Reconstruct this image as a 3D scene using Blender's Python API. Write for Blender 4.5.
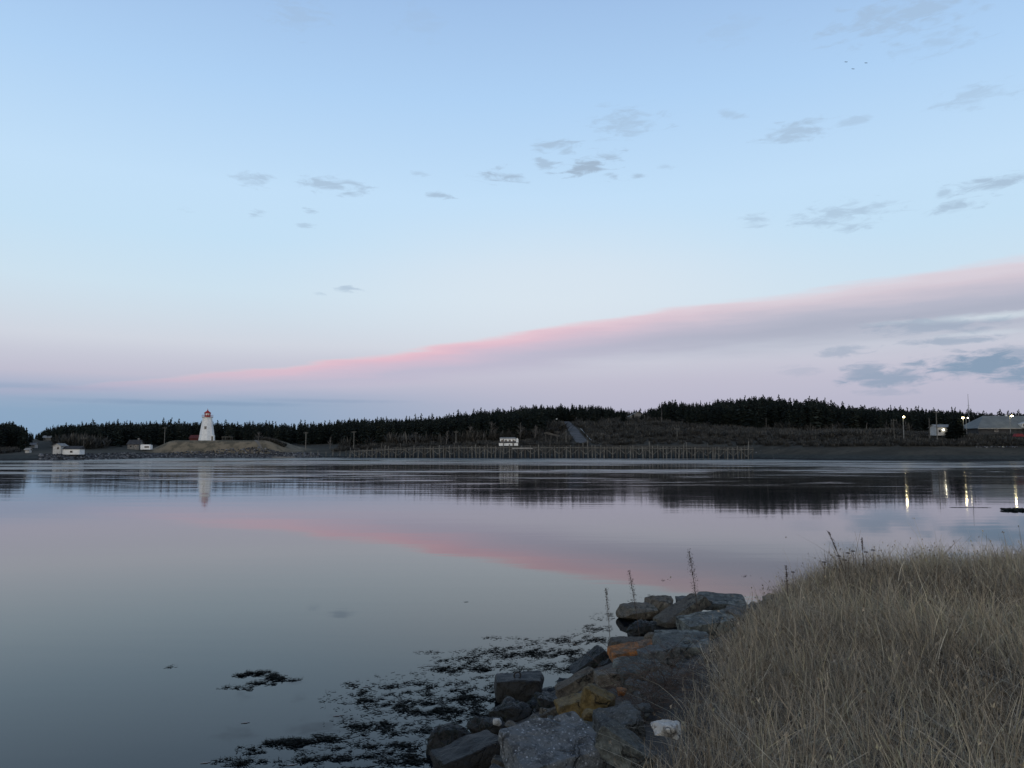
import bpy, bmesh, math, random
import numpy as np
from mathutils import Vector, Matrix, noise as mnoise
R = math.radians
sc = bpy.context.scene
for o in list(bpy.data.objects): bpy.data.objects.remove(o)
col = sc.collection

# ------------------------------------------------------------------ camera
CAM_H = 4.0; F = 770.0; PITCH = math.atan((448-384)/F)
cd = bpy.data.cameras.new('camera'); cam = bpy.data.objects.new('camera', cd); col.objects.link(cam)
cam.location = (0, 0, CAM_H); cam.rotation_euler = (R(90)+PITCH, 0, 0)
cd.sensor_width = 36; cd.lens = 36*F/1024; cd.clip_start = 0.05; cd.clip_end = 20000
sc.camera = cam
sc.view_settings.view_transform = 'Standard'; sc.view_settings.look = 'None'
sc.view_settings.exposure = 0; sc.view_settings.gamma = 1; sc.view_settings.use_curve_mapping = False
sc.cycles.use_denoising = True
sc.cycles.max_bounces = 6; sc.cycles.diffuse_bounces = 2; sc.cycles.glossy_bounces = 3
sc.cycles.sample_clamp_indirect = 25

def lin(c):
    return tuple((v/255/12.92 if v/255 <= .04045 else ((v/255+.055)/1.055)**2.4) for v in c)
def ray(px, py):                       # photo pixel -> world direction with y = 1
    a = (px-512)/F; b = -(py-384)/F
    y = math.cos(PITCH)-b*math.sin(PITCH); z = math.sin(PITCH)+b*math.cos(PITCH)
    return a/y, z/y
def azel(px, py):
    u, v = ray(px, py)
    return math.degrees(math.atan2(u, 1)), math.degrees(math.atan2(v, math.hypot(u, 1)))
def at(px, Y, py=448):
    u, v = ray(px, py); return u*Y, CAM_H+v*Y

# ------------------------------------------------------------------ world: dusk sky
W = bpy.data.worlds.new('World'); sc.world = W; W.use_nodes = True
nt = W.node_tree; nt.nodes.clear()
class NT:
    def __init__(s, nt): s.nt = nt
    def n(s, t, **k):
        x = s.nt.nodes.new(t)
        for a, b in k.items(): setattr(x, a, b)
        return x
    def l(s, a, b): s.nt.links.new(a, b)
    def put(s, sock, v):
        if isinstance(v, bpy.types.NodeSocket): s.l(v, sock)
        else: sock.default_value = v
    def m(s, op, a, b=None, c=None, clamp=False):
        x = s.n('ShaderNodeMath', operation=op, use_clamp=clamp)
        for i, v in enumerate((a, b, c)):
            if v is not None: s.put(x.inputs[i], v)
        return x.outputs[0]
    def vm(s, op, a, b=None):
        x = s.n('ShaderNodeVectorMath', operation=op); s.put(x.inputs[0], a)
        if b is not None: s.put(x.inputs[1], b)
        return x.outputs['Value'] if op == 'LENGTH' else x.outputs[0]
    def mr(s, v, a, b, c=0., d=1., smooth=True):
        x = s.n('ShaderNodeMapRange', interpolation_type='SMOOTHSTEP' if smooth else 'LINEAR')
        s.put(x.inputs[0], v)
        for i, q in enumerate((a, b, c, d)): s.put(x.inputs[i+1], q)
        return x.outputs[0]
    def mix(s, f, a, b, blend='MIX'):
        x = s.n('ShaderNodeMix', data_type='RGBA', blend_type=blend)
        s.put(x.inputs[0], f)
        for sock, v in ((x.inputs[6], a), (x.inputs[7], b)):
            if isinstance(v, tuple): v = (*v[:3], 1)
            s.put(sock, v)
        return x.outputs[2]
    def ramp(s, f, stops, interp='LINEAR'):
        x = s.n('ShaderNodeValToRGB'); r = x.color_ramp; r.interpolation = interp
        while len(r.elements) > 1: r.elements.remove(r.elements[-1])
        r.elements[0].position = stops[0][0]; r.elements[0].color = (*stops[0][1], 1)
        for p, c in stops[1:]:
            e = r.elements.new(p); e.color = (*c, 1)
        s.put(x.inputs[0], f); return x.outputs[0]
    def noise(s, v, scale=1., detail=4., rough=.55, dist=0., dim='3D'):
        x = s.n('ShaderNodeTexNoise', noise_dimensions=dim)
        s.put(x.inputs['Vector'], v); x.inputs['Scale'].default_value = scale
        x.inputs['Detail'].default_value = detail; x.inputs['Roughness'].default_value = rough
        x.inputs['Distortion'].default_value = dist
        return x.outputs[0]
w = NT(nt)
tc = w.n('ShaderNodeTexCoord').outputs['Generated']
sp = w.n('ShaderNodeSeparateXYZ'); w.l(tc, sp.inputs[0]); X_, Y_, Z_ = sp.outputs
AZ = w.m('MULTIPLY', w.m('ARCTAN2', X_, Y_), 57.29578)
EL = w.m('MULTIPLY', w.m('ARCSINE', Z_), 57.29578)
def elramp(stops):
    return [((azel(512, y)[1] if y is not None else e)/90, lin(c)) for y, e, c in stops]
common = [(350, 0, (208,213,224)), (325, 0, (207,220,232)), (300, 0, (205,225,239)), (250, 0, (196,224,245)),
          (200, 0, (194,223,248)), (100, 0, (175,209,244)), (0, 0, (159,192,232)),
          (None, 45, (118,150,200)), (None, 62, (84,112,162)), (None, 90, (62,86,132))]
low_left = [(448, 0, (136,163,192)), (425, 0, (139,166,194)), (406, 0, (143,168,195)), (395, 0, (166,177,201)), (382, 0, (191,190,207)), (365, 0, (199,201,215))]
low_right = [(448, 0, (176,178,200)), (425, 0, (180,181,201)), (406, 0, (185,184,203)), (383, 0, (192,190,207)), (365, 0, (199,199,213))]
eln = w.m('DIVIDE', w.m('MAXIMUM', EL, 0.), 90.)
cl_ = w.ramp(eln, elramp(low_left+common)); cr_ = w.ramp(eln, elramp(low_right+common))
base = w.mix(w.mr(AZ, azel(150, 420)[0], azel(640, 420)[0]), cl_, cr_)
# sky left of the middle keeps a touch more blue
ae = w.n('ShaderNodeCombineXYZ'); w.l(AZ, ae.inputs[0]); w.l(EL, ae.inputs[1]); ae = ae.outputs[0]
nz_streak = w.noise(w.vm('MULTIPLY', ae, (.10, .9, 1)), 1., 5., .55)
nz_puff = w.noise(w.vm('MULTIPLY', ae, (.6, 2.1, 1)), 1., 6., .6, .5)
# long pink cloud band: its top edge as a curve of azimuth
fc = w.n('ShaderNodeFloatCurve'); A0, A1 = -50., 50.
pts = [(-200, 394), (0, 390), (100, 383), (200, 374), (300, 364), (400, 353), (500, 338), (600, 323), (700, 308), (800, 297), (900, 283), (1024, 265), (1180, 246)]
cu = fc.mapping.curves[0]
P = [((azel(x, y)[0]-A0)/(A1-A0), azel(x, y)[1]/30) for x, y in pts]
cu.points[0].location = P[0]; cu.points[1].location = P[-1]
for p in P[1:-1]: cu.points.new(*p)
fc.mapping.update()
w.l(w.m('DIVIDE', w.m('SUBTRACT', AZ, A0), A1-A0), fc.inputs[1])
TOP = w.m('MULTIPLY', fc.outputs[0], 30.)
dz = w.m('ADD', w.m('SUBTRACT', TOP, EL), w.mr(AZ, -10., 34., .15, .75, False))
dz = w.m('ADD', dz, w.m('MULTIPLY', w.m('SUBTRACT', nz_streak, .5), 1.5))
thick = w.mr(AZ, -35., 34., 1.3, 6.4, False)
t = w.m('DIVIDE', dz, thick)
bandc_r = w.ramp(t, [(0, lin((226,206,214))), (.09, lin((221,204,213))), (.23, lin((207,197,209))), (.37, lin((180,181,198))), (.48, lin((170,174,192))), (.75, lin((176,180,197))), (1, lin((188,188,205)))])
bandc_l = w.ramp(t, [(0, lin((232,205,212))), (.13, lin((232,187,201))), (.3, lin((208,188,206))), (.52, lin((190,186,206))), (1, lin((194,190,208)))])
bandc = w.mix(w.mr(AZ, azel(430, 350)[0], azel(840, 350)[0]), bandc_l, bandc_r)
banda = w.ramp(t, [(0, (0,)*3), (.12, (.8,)*3), (.22, (.95,)*3), (.52, (.92,)*3), (1, (0,)*3)], 'EASE')
banda = w.m('MULTIPLY', banda, w.mr(AZ, azel(20, 380)[0], azel(420, 350)[0], .12, 1.))
banda = w.m('MULTIPLY', banda, w.mr(AZ, 60., 95., 1., 0.))
base = w.mix(clouds0 := w.mr(w.vm('LENGTH', w.vm('MULTIPLY', w.vm('SUBTRACT', ae, (azel(560, 290)[0], azel(560, 290)[1], 0)), (1/22, 1/6., 0))), 1.2, .1, 0., .55), base, lin((224,231,239)))
skyc = w.mix(banda, base, bandc)
def clouds(lst, edge, wob, stretch=None):
    acc = None
    wb = w.m('MULTIPLY', w.m('SUBTRACT', nz_puff, .5), wob)
    for (px, py, rx, ry, a) in lst:
        a0, e0 = azel(px, py); ra = abs(azel(px+rx, py)[0]-azel(px-rx, py)[0])/2; re = abs(azel(px, py+ry)[1]-azel(px, py-ry)[1])/2
        d = w.vm('LENGTH', w.vm('MULTIPLY', w.vm('SUBTRACT', ae, (a0, e0, 0)), (1/ra, 1/re, 0)))
        v = w.mr(w.m('ADD', d, wb), 1.25, edge, 0., a)
        acc = v if acc is None else w.m('MAXIMUM', acc, v)
    return acc
puffs = [(585,168,26,9,.75),(625,122,34,14,.36),(560,146,22,7,.5),(503,176,22,7,.6),(543,163,11,5,.5),(610,156,17,6,.5),(611,175,12,4,.6),(637,177,8,3,.5),
 (440,196,13,4,.55),(418,173,11,4,.3),(335,186,34,8,.5),(350,194,12,4,.5),(253,180,18,8,.42),(257,213,10,4,.45),(311,211,10,3,.5),(305,226,9,3,.4),(188,208,9,3,.25),
 (347,290,12,3,.45),(323,294,7,2,.25),(757,220,17,6,.4),(795,132,32,11,.45),(850,122,17,6,.3),(840,215,44,11,.42),(850,228,16,4,.4),(880,205,14,5,.35),(955,208,28,7,.5),
 (943,193,10,7,.4),(997,184,34,8,.55),(972,97,40,11,.3),(900,15,70,22,.36),(730,115,12,5,.3),(300,15,30,16,.22),(665,167,9,3,.25),(940,42,40,12,.25),(730,30,30,16,.12),(420,22,22,18,.12)]
pf = clouds([(a, b, c, d, min(1, e*1.25)) for a, b, c, d, e in puffs], .0, 4.6)
skyc = w.mix(pf, skyc, lin((160,181,203)))
skyc = w.mix(clouds([(985,317,90,5,.8),(905,322,45,3,.35),(985,333,60,3,.35)], .1, 1.4), skyc, lin((210,221,230)))
banks = [(985,364,72,13,1.),(1040,372,50,14,.95),(885,378,46,10,.75),(868,371,24,9,.7),(845,352,24,6,.45),(955,341,50,4,.55),(930,326,70,9,.45),(1020,353,40,8,.6),(885,392,30,4,.3),(800,372,22,6,.2)]
skyc = w.mix(clouds(banks, .3, 2.8), skyc, lin((136,157,181)))
skyc = w.mix(clouds([(190,403,150,3,.5),(20,386,120,4,.2),(330,401,90,2.5,.3)], .1, .9), skyc, lin((128,152,182)))
# the half of the sky behind the viewer: Nishita with the sun just at the horizon
SUN_EL, SUN_AZ = 2.5, 190.0
nish = w.n('ShaderNodeTexSky', sky_type='NISHITA'); nish.sun_disc = False
nish.sun_elevation = R(SUN_EL); nish.sun_rotation = R(SUN_AZ); nish.air_density = 1.2; nish.dust_density = 1.5
glow = w.ramp(eln, [(0, (1.5,1.30,1.12)), (.08, (1.35,1.28,1.2)), (.22, (.95,1.02,1.10)), (.42, (.48,.60,.78)), (.7, (.12,.19,.34)), (1, (.05,.09,.19))])
west = w.mix(.25, glow, w.vm('MULTIPLY', nish.outputs[0], (.09, .11, .14)))
skyc = w.mix(w.mr(Y_, .15, -.55), skyc, west)
skyc = w.mix(w.mr(Z_, -.002, -.05), skyc, (.05, .06, .07))
bg = w.n('ShaderNodeBackground'); w.l(skyc, bg.inputs[0]); bg.inputs[1].default_value = 1.0
wo = w.n('ShaderNodeOutputWorld'); w.l(bg.outputs[0], wo.inputs[0])
W.cycles.sampling_method = 'MANUAL'; W.cycles.sample_map_resolution = 512
# afterglow of the sun that has just set behind the viewer
sd = bpy.data.lights.new('sun', 'SUN'); sun = bpy.data.objects.new('sun', sd); col.objects.link(sun)
sd.energy = 0.5; sd.angle = R(40); sd.color = (1, .95, .90)
sun.rotation_euler = (R(90-12), 0, R(-10))

# ------------------------------------------------------------------ helpers
def tag(o, label=None, cat=None, group=None, kind=None):
    if label: o['label'] = label
    if cat: o['category'] = cat
    if group: o['group'] = group
    if kind: o['kind'] = kind
    return o
def thing(name, loc, label, cat, group=None, rz=0.):
    o = bpy.data.objects.new(name, None); col.objects.link(o); o.location = loc; o.rotation_euler = (0, 0, rz)
    o.empty_display_size = .2
    return tag(o, label, cat, group)
def link(name, me, mats=None, parent=None, loc=(0,0,0)):
    o = bpy.data.objects.new(name, me); col.objects.link(o)
    if mats is not None and len(me.materials) == 0:
        for m in (mats if isinstance(mats, (list, tuple)) else [mats]): me.materials.append(m)
    if parent: o.parent = parent
    o.location = loc
    return o
def np_mesh(name, V, Fc, mi=None, attr=None, smooth=False):
    V = np.asarray(V, np.float32); Fc = np.asarray(Fc, np.int32); k = Fc.shape[1]
    me = bpy.data.meshes.new(name)
    me.vertices.add(len(V)); me.vertices.foreach_set('co', V.ravel())
    me.loops.add(Fc.size); me.loops.foreach_set('vertex_index', Fc.ravel())
    me.polygons.add(len(Fc)); me.polygons.foreach_set('loop_start', np.arange(0, Fc.size, k, dtype=np.int32))
    try: me.polygons.foreach_set('loop_total', np.full(len(Fc), k, np.int32))
    except Exception: pass
    if mi is not None: me.polygons.foreach_set('material_index', np.asarray(mi, np.int32))
    if smooth: me.polygons.foreach_set('use_smooth', np.ones(len(Fc), bool))
    me.update(calc_edges=True)
    if attr is not None:
        for an, av in attr.items():
            a = me.attributes.new(an, 'FLOAT', 'POINT'); a.data.foreach_set('value', np.asarray(av, np.float32))
    return me
class MB:
    def __init__(s): s.bm = bmesh.new()
    def box(s, c, d, rot=None, taper=1.):
        g = bmesh.ops.create_cube(s.bm, size=1)['verts']
        for v in g:
            k = taper if v.co.z > 0 else 1
            v.co = Vector((v.co.x*d[0]*k, v.co.y*d[1]*k, v.co.z*d[2]))
            if rot: v.co = rot @ v.co
            v.co += Vector(c)
        return s
    def tube(s, p, q, r, r2=None, n=8):
        p, q = Vector(p), Vector(q); d = q-p; L = d.length
        if L < 1e-6: return s
        m = Matrix.Translation((p+q)/2) @ d.to_track_quat('Z', 'Y').to_matrix().to_4x4()
        bmesh.ops.create_cone(s.bm, cap_ends=True, segments=n, radius1=r, radius2=r if r2 is None else r2, depth=L, matrix=m)
        return s
    def poly(s, pts, depth_vec):
        a = [s.bm.verts.new(p) for p in pts]; b = [s.bm.verts.new(Vector(p)+Vector(depth_vec)) for p in pts]
        n = len(pts); s.bm.faces.new(a); s.bm.faces.new(b[::-1])
        for i in range(n): s.bm.faces.new((a[i], b[i], b[(i+1) % n], a[(i+1) % n]))
        return s
    def ball(s, c, r, sx=1, sy=1, sz=1, n=8):
        g = bmesh.ops.create_uvsphere(s.bm, u_segments=n, v_segments=max(4, n-2), radius=r)['verts']
        for v in g: v.co = Vector((v.co.x*sx, v.co.y*sy, v.co.z*sz))+Vector(c)
        return s
    def quad(s, pts):
        s.bm.faces.new([s.bm.verts.new(p) for p in pts]); return s
    def build(s, name, mat, parent=None, loc=(0,0,0), smooth=False):
        bmesh.ops.recalc_face_normals(s.bm, faces=s.bm.faces)
        me = bpy.data.meshes.new(name); s.bm.to_mesh(me); s.bm.free()
        if smooth:
            for p in me.polygons: p.use_smooth = True
        return link(name, me, mat, parent, loc)

# ------------------------------------------------------------------ materials
def mat(name, c1, c2=None, scale=3., rough=.85, bump=0., bscale=None, spec=.3, c3=None, c3s=8., c3t=(.6, .68), coord='Object', detail=6.):
    m = bpy.data.materials.new(name); m.use_nodes = True; q = NT(m.node_tree)
    b = m.node_tree.nodes['Principled BSDF']; b.inputs['Roughness'].default_value = rough
    b.inputs['Specular IOR Level'].default_value = spec
    v = q.n('ShaderNodeTexCoord').outputs[coord]
    if c2 is None: c2 = tuple(x*.8 for x in c1)
    nz = q.noise(v, scale, detail, .6)
    c = q.mix(q.mr(nz, .36, .64), c1, c2)
    if c3: c = q.mix(q.mr(q.noise(v, c3s, 6., .65), c3t[0], c3t[1]), c, c3)
    q.l(c, b.inputs['Base Color'])
    if bump:
        bn = q.n('ShaderNodeBump'); bn.inputs['Strength'].default_value = bump; bn.inputs['Distance'].default_value = .05
        q.l(q.noise(v, bscale or scale*4, 8., .65), bn.inputs['Height']); q.l(bn.outputs[0], b.inputs['Normal'])
    return m
def attr_mat(name, stops, attr='tone', rough=.9, spec=.1, trans=0.):
    m = bpy.data.materials.new(name); m.use_nodes = True; q = NT(m.node_tree)
    b = m.node_tree.nodes['Principled BSDF']; b.inputs['Roughness'].default_value = rough
    b.inputs['Specular IOR Level'].default_value = spec
    a = q.n('ShaderNodeAttribute', attribute_name=attr)
    q.l(q.ramp(a.outputs['Fac'], stops), b.inputs['Base Color'])
    return m
def emis(name, c, s):
    m = bpy.data.materials.new(name); m.use_nodes = True; nn = m.node_tree.nodes
    b = nn['Principled BSDF']; b.inputs['Base Color'].default_value = (.6,.6,.55,1)
    b.inputs['Emission Color'].default_value = (*c, 1); b.inputs['Emission Strength'].default_value = s
    return m
M = {}
M['white'] = mat('white_paint', (.74,.76,.76), (.62,.64,.64), 1.2)
M['whitewall'] = mat('white_clapboard', (.44,.445,.44), (.34,.345,.34), 1.5)
M['red'] = mat('red_paint', (.36,.035,.03), (.24,.03,.03), 2.)
M['redshed'] = mat('faded_red_boards', (.10,.022,.02), (.06,.018,.018), 2.)
M['glass'] = mat('window_glass', (.015,.02,.025), rough=.08, spec=.5)
M['paleglass'] = mat('lantern_glass', (.55,.56,.56), (.35,.38,.4), 2., rough=.1, spec=.5)
M['roofgrey'] = mat('grey_sheet_roof', (.15,.165,.162), (.12,.132,.13), .4, rough=.7, spec=.15)
M['roofdark'] = mat('dark_shingles', (.05,.052,.055), (.03,.032,.035), 1.)
M['rooflight'] = mat('pale_roofing', (.26,.26,.25), (.18,.18,.175), 1.)
M['greywall'] = mat('grey_boards', (.17,.17,.165), (.11,.11,.105), 1.5)
M['oldwood'] = mat('weathered_timber', (.085,.083,.076), (.05,.048,.044), .7, bump=.3)
M['paleold'] = mat('bleached_timber', (.15,.148,.135), (.085,.083,.076), .9)
M['darkwood'] = mat('tarred_timber', (.03,.028,.026), (.018,.017,.016), 1.)
M['metal'] = mat('galvanised_steel', (.22,.23,.235), (.16,.17,.17), 2., rough=.45)
M['lamp'] = emis('lamp_glow', (1., .84, .46), 50.)
M['lampdim'] = emis('lamp_glow_dim', (1., .9, .65), 16.)
M['bark'] = mat('bark', (.045,.038,.032), (.025,.022,.02), 4.)
M['palebark'] = mat('bleached_bark', (.16,.15,.14), (.09,.085,.08), 2.)
M['needles'] = attr_mat('spruce_needles', [(0, (.007,.011,.011)), (.5, (.014,.021,.018)), (1, (.038,.044,.034))])
M['twigs'] = attr_mat('alder_twigs', [(0, (.028,.030,.030)), (.5, (.052,.054,.052)), (1, (.095,.092,.084))])
M['straw'] = attr_mat('dry_grass', [(0, (.09,.072,.053)), (.35, (.25,.21,.155)), (.6, (.42,.36,.27)), (.82, (.31,.29,.175)), (1, (.66,.58,.45))])
M['weed'] = attr_mat('rockweed', [(0, (.006,.010,.010)), (.6, (.014,.019,.016)), (1, (.035,.036,.022))], rough=.7, spec=.15)
M['stalk'] = mat('dried_stalk', (.085,.06,.045), (.05,.038,.03), 20.)
M['seed'] = mat('dried_seed_head', (.05,.034,.026), (.035,.024,.02), 30.)
M['asphalt'] = mat('old_asphalt', (.14,.14,.138), (.105,.105,.102), .2, rough=1., spec=.0)

# ------------------------------------------------------------------ far shore terrain
COLS = [(-900,250,256,2,300,5,450,9),(0,252,260,1.6,282,3,420,9),(60,250,262,1.6,335,4.4,430,9.5),(130,285,297,1.8,330,3.6,450,9),(160,315,325,1.5,350,2.6,450,8.5),
 (320,320,331,1.7,345,3.0,450,9),(400,318,330,3.6,345,5,450,9.5),(480,312,325,4.2,345,5.6,460,12.5),(560,310,322,4.4,345,6,480,20.5),(600,305,318,4.6,345,7.2,480,21.5),
 (650,300,315,4.8,345,9.5,450,22),(700,292,308,4.8,342,9.5,450,20),(750,282,300,4.6,335,9,450,17.5),(800,262,276,4.1,305,7.4,430,14),(850,248,266,4.1,292,7.8,410,12.5),(900,240,258,4.2,286,8.2,400,12),
 (1024,237,256,4.2,284,8.6,400,12.5),(1300,235,254,4.2,284,8.6,400,12),(2200,235,254,4.,284,8,400,12)]
CA = np.array(COLS, float); CU = np.array([ray(c[0], 448)[0] for c in COLS])
MX, MY = at(228, 347)[0], 347.
def fbm(x, y, s, seed=0):
    r = np.random.RandomState(seed); out = 0.
    for k in range(6):
        a, b, c, d = r.uniform(-1, 1, 4); f = s*(1.7**k)*.6
        out = out+np.sin(x*f*a+y*f*b+c*9)*np.cos(x*f*d-y*f*a+b*7)/(1.45**k)
    return out/2.2
def far_h(X, Y):
    X = np.asarray(X, float); Y = np.asarray(Y, float)
    u = X/np.maximum(Y, 60.)
    c = [np.interp(u, CU, CA[:, i]) for i in range(1, 8)]
    Ys, Yb, hb, Ym, hm, Yr, hr = c
    ys = Ys+fbm(X, Y*0, .12, 3)*2.0
    stops_y = [ys-60, ys, Yb, Ym, Yr, Yr+300, Yr+2500]; stops_h = [-6+0*ys, 0*ys-.02, hb, hm, hr, hr*.9, hr*.8]
    h = np.full(X.shape, -6.)
    for i in range(6):
        t = np.clip((Y-stops_y[i])/(stops_y[i+1]-stops_y[i]), 0, 1)
        seg = stops_h[i]+(stops_h[i+1]-stops_h[i])*t
        h = np.where(Y >= stops_y[i], seg, h)
    h = h+np.where(Y > Yb, fbm(X, Y, .08, 5)*.35, 0)
    # grassy mound that carries the lighthouse
    dx = np.abs(X-MX); dy = np.abs(Y-MY)
    tx = np.clip((34-dx)/15, 0, 1); ty = np.clip((22-dy)/11, 0, 1)
    k = np.clip(np.minimum(tx, 1)*np.minimum(ty, 1), 0, 1); k = k*k*(3-2*k)
    top = 7.3+0*X+np.where(X > MX+20, -.9*np.clip((X-MX-20)/20, 0, 1), 0)
    return np.where(h < top, h+(top-h)*k, h)
def fh(x, y): return float(far_h(np.array([x]), np.array([y]))[0])
def grid_sheet(name, xs, ys, hf, material):
    gx, gy = np.meshgrid(xs, ys); z = hf(gx, gy)
    V = np.stack([gx.ravel(), gy.ravel(), z.ravel()], 1); nx, ny = len(xs), len(ys)
    i = (np.arange(ny-1)[:, None]*nx+np.arange(nx-1)[None]).ravel()
    return link(name, np_mesh(name, V, np.stack([i, i+1, i+nx+1, i+nx], 1), smooth=True), material)
def farland_mat():
    m = bpy.data.materials.new('far_shore_ground'); m.use_nodes = True; q = NT(m.node_tree); b = m.node_tree.nodes['Principled BSDF']
    b.inputs['Roughness'].default_value = .95; b.inputs['Specular IOR Level'].default_value = .1
    g = q.n('ShaderNodeNewGeometry').outputs['Position']; s = q.n('ShaderNodeSeparateXYZ'); q.l(g, s.inputs[0])
    n1 = q.noise(q.vm('MULTIPLY', g, (.05, .12, .3)), 1., 6., .6); n2 = q.noise(g, .6, 6., .7)
    c = q.mix(q.mr(n1, .38, .62), (.038,.035,.026), (.062,.056,.042)); c = q.mix(q.mr(n2, .5, .7), c, (.03,.028,.024))
    # mown dry turf of the lighthouse mound
    d = q.vm('LENGTH', q.vm('MULTIPLY', q.vm('SUBTRACT', g, (MX, MY, 0)), (1/38, 1/30, 0)))
    c = q.mix(q.mr(q.m('ADD', d, q.m('MULTIPLY', q.m('SUBTRACT', n2, .5), .3)), 1.05, .85), c, q.mix(q.mr(q.noise(g, .22, 6., .7), .42, .58), (.19,.157,.108), (.10,.088,.062)))
    hz = q.m('ADD', s.outputs[2], q.m('MULTIPLY', q.m('SUBTRACT', n2, .5), 1.2))
    c = q.mix(q.mr(hz, 2.2, 1.2), c, q.mix(q.mr(n2, .35, .65), (.026,.029,.026), (.044,.048,.043)))
    c = q.mix(q.mr(hz, .75, .3), c, (.018,.018,.017))
    q.l(c, b.inputs['Base Color']); return m
xs = np.concatenate([np.linspace(-2500, -420, 40)[:-1], np.linspace(-420, 420, 421), np.linspace(420, 2500, 40)[1:]])
ys = np.concatenate([np.linspace(200, 520, 200), np.linspace(540, 3200, 30)])
tag(grid_sheet('far_shore_terrain', xs, ys, far_h, farland_mat()), kind='structure')

# ------------------------------------------------------------------ near bank terrain
SH = np.array([(-14,-60),(-8,-5),(-5.6,2),(-3.5,6),(-1.4,9.6),(.3,12.8),(1.9,15.4),(3.3,16.6),(5,17.0),(8,17.3),(11,17.5),(15,18),(22,19.5),(40,22),(100,20),(300,-10),(400,-60)], float)
def sdist(X, Y):
    X = np.asarray(X, float); Y = np.asarray(Y, float); best = np.full(X.shape, 1e9); sgn = np.ones(X.shape)
    for (a, b) in zip(SH[:-1], SH[1:]):
        e = b-a; L = e@e; t = np.clip(((X-a[0])*e[0]+(Y-a[1])*e[1])/L, 0, 1)
        dx = X-a[0]-e[0]*t; dy = Y-a[1]-e[1]*t; d = np.hypot(dx, dy)
        s = np.where(e[0]*dy-e[1]*dx < 0, 1., -1.)
        k = d < best; best = np.where(k, d, best); sgn = np.where(k, s, sgn)
    return best*sgn
def near_h(X, Y):
    d = sdist(X, Y)
    h = np.interp(d, [-30, -6, -1, 0, 1.2, 3.2, 4.4, 6, 60], [-4, -2.2, -.5, -.06, .45, 1.42, 1.86, 2.08, 2.6])
    h = h+fbm(X, Y, 1.1, 11)*.07*np.clip(d, 0, 1)+fbm(X, Y, .35, 12)*.12*np.clip((d-3)/3, 0, 1)
    h = h+.12*np.exp(-(((X-8.3)/2.6)**2+((Y-11.6)/2.0)**2))
    return h
def nh(x, y): return float(near_h(np.array([x]), np.array([y]))[0])
def ground_hit(px, py, lift=0.):
    u, v = ray(px, py); y = 2.
    while y < 60:
        z = CAM_H+v*y
        if z <= max(nh(u*y, y), 0)+lift: break
        y += .04
    return Vector((u*y, y, z))
xs = np.concatenate([np.linspace(-30, -8, 20)[:-1], np.linspace(-8, 20, 225), np.linspace(20, 300, 60)[1:]])
ys = np.concatenate([np.linspace(-60, -2, 24)[:-1], np.linspace(-2, 24, 209), np.linspace(24, 40, 12)[1:]])
M['soil'] = mat('bank_soil', (.055,.046,.036), (.032,.027,.022), 2.5, bump=.8, bscale=9, coord='Object')
tag(grid_sheet('near_bank_terrain', xs, ys, near_h, M['soil']), kind='structure')

# ------------------------------------------------------------------ water
def water_mat():
    m = bpy.data.materials.new('calm_sea_water'); m.use_nodes = True; q = NT(m.node_tree); b = m.node_tree.nodes['Principled BSDF']
    b.inputs['IOR'].default_value = 1.28; b.inputs['Specular IOR Level'].default_value = .5
    g = q.n('ShaderNodeNewGeometry').outputs['Position']; s = q.n('ShaderNodeSeparateXYZ'); q.l(g, s.inputs[0])
    b.inputs['Base Color'].default_value = (.0008, .004, .007, 1)
    # wind-ruffled lanes in the channel, far out
    n1 = q.noise(q.vm('MULTIPLY', g, (.007, .034, 0)), 1., 6., .68, .8)
    n2 = q.noise(q.vm('MULTIPLY', g, (.03, .24, 0)), 1., 5., .65, .6)
    n3 = q.noise(q.vm('MULTIPLY', g, (.012, .07, 0)), 1., 5., .65, .6)
    far = q.mr(s.outputs[1], 70., 190., 0., 1.)
    lane = q.m('ADD', q.m('MULTIPLY', n1, .55), q.m('MULTIPLY', n2, .45))
    lane = q.m('ADD', lane, q.m('MULTIPLY', far, .05))
    lane = q.m('MULTIPLY', q.mr(lane, .535, .585), q.mr(s.outputs[1], 60., 110.))
    near_shore = q.mr(s.outputs[1], 190., 235.)
    lane = q.m('MAXIMUM', lane, q.m('MULTIPLY', near_shore, q.mr(n3, .42, .56, .0, 1.)))
    mid = q.mr(s.outputs[1], 12., 70.)
    r = q.m('ADD', q.m('MULTIPLY', mid, .03), .02)
    r = q.m('ADD', r, q.m('MULTIPLY', lane, .30))
    q.l(r, b.inputs['Roughness'])
    hgt = q.m('ADD', q.m('MULTIPLY', q.noise(q.vm('MULTIPLY', g, (.35, 1.1, 0)), 1., 3., .5, .3), .5),
              q.m('MULTIPLY', q.noise(q.vm('MULTIPLY', g, (.05, .42, 0)), 1., 3., .55, .4), 1.6))
    bn = q.n('ShaderNodeBump'); bn.inputs['Distance'].default_value = .03
    q.l(q.m('ADD', q.m('MULTIPLY', mid, .12), .05), bn.inputs['Strength'])
    # long-crested ripples too fine to resolve far out: slopes given directly
    rip = q.m('SUBTRACT', q.noise(q.vm('MULTIPLY', g, (.05, .8, 0)), 1., 4., .7, .3), .5)
    cmb = q.n('ShaderNodeCombineXYZ'); q.l(q.m('MULTIPLY', rip, q.mr(s.outputs[1], 45., 130., 0., .15)), cmb.inputs[1]); cmb.inputs[2].default_value = 1.
    q.l(q.vm('NORMALIZE', cmb.outputs[0]), bn.inputs['Normal'])
    q.l(hgt, bn.inputs['Height']); q.l(bn.outputs[0], b.inputs['Normal'])
    return m
S = 9000
water = link('sea_water', np_mesh('sea_water', [(-S,-S,0),(S,-S,0),(S,S,0),(-S,S,0)], [(0,1,2,3)]), water_mat())
tag(water, kind='structure')

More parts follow.
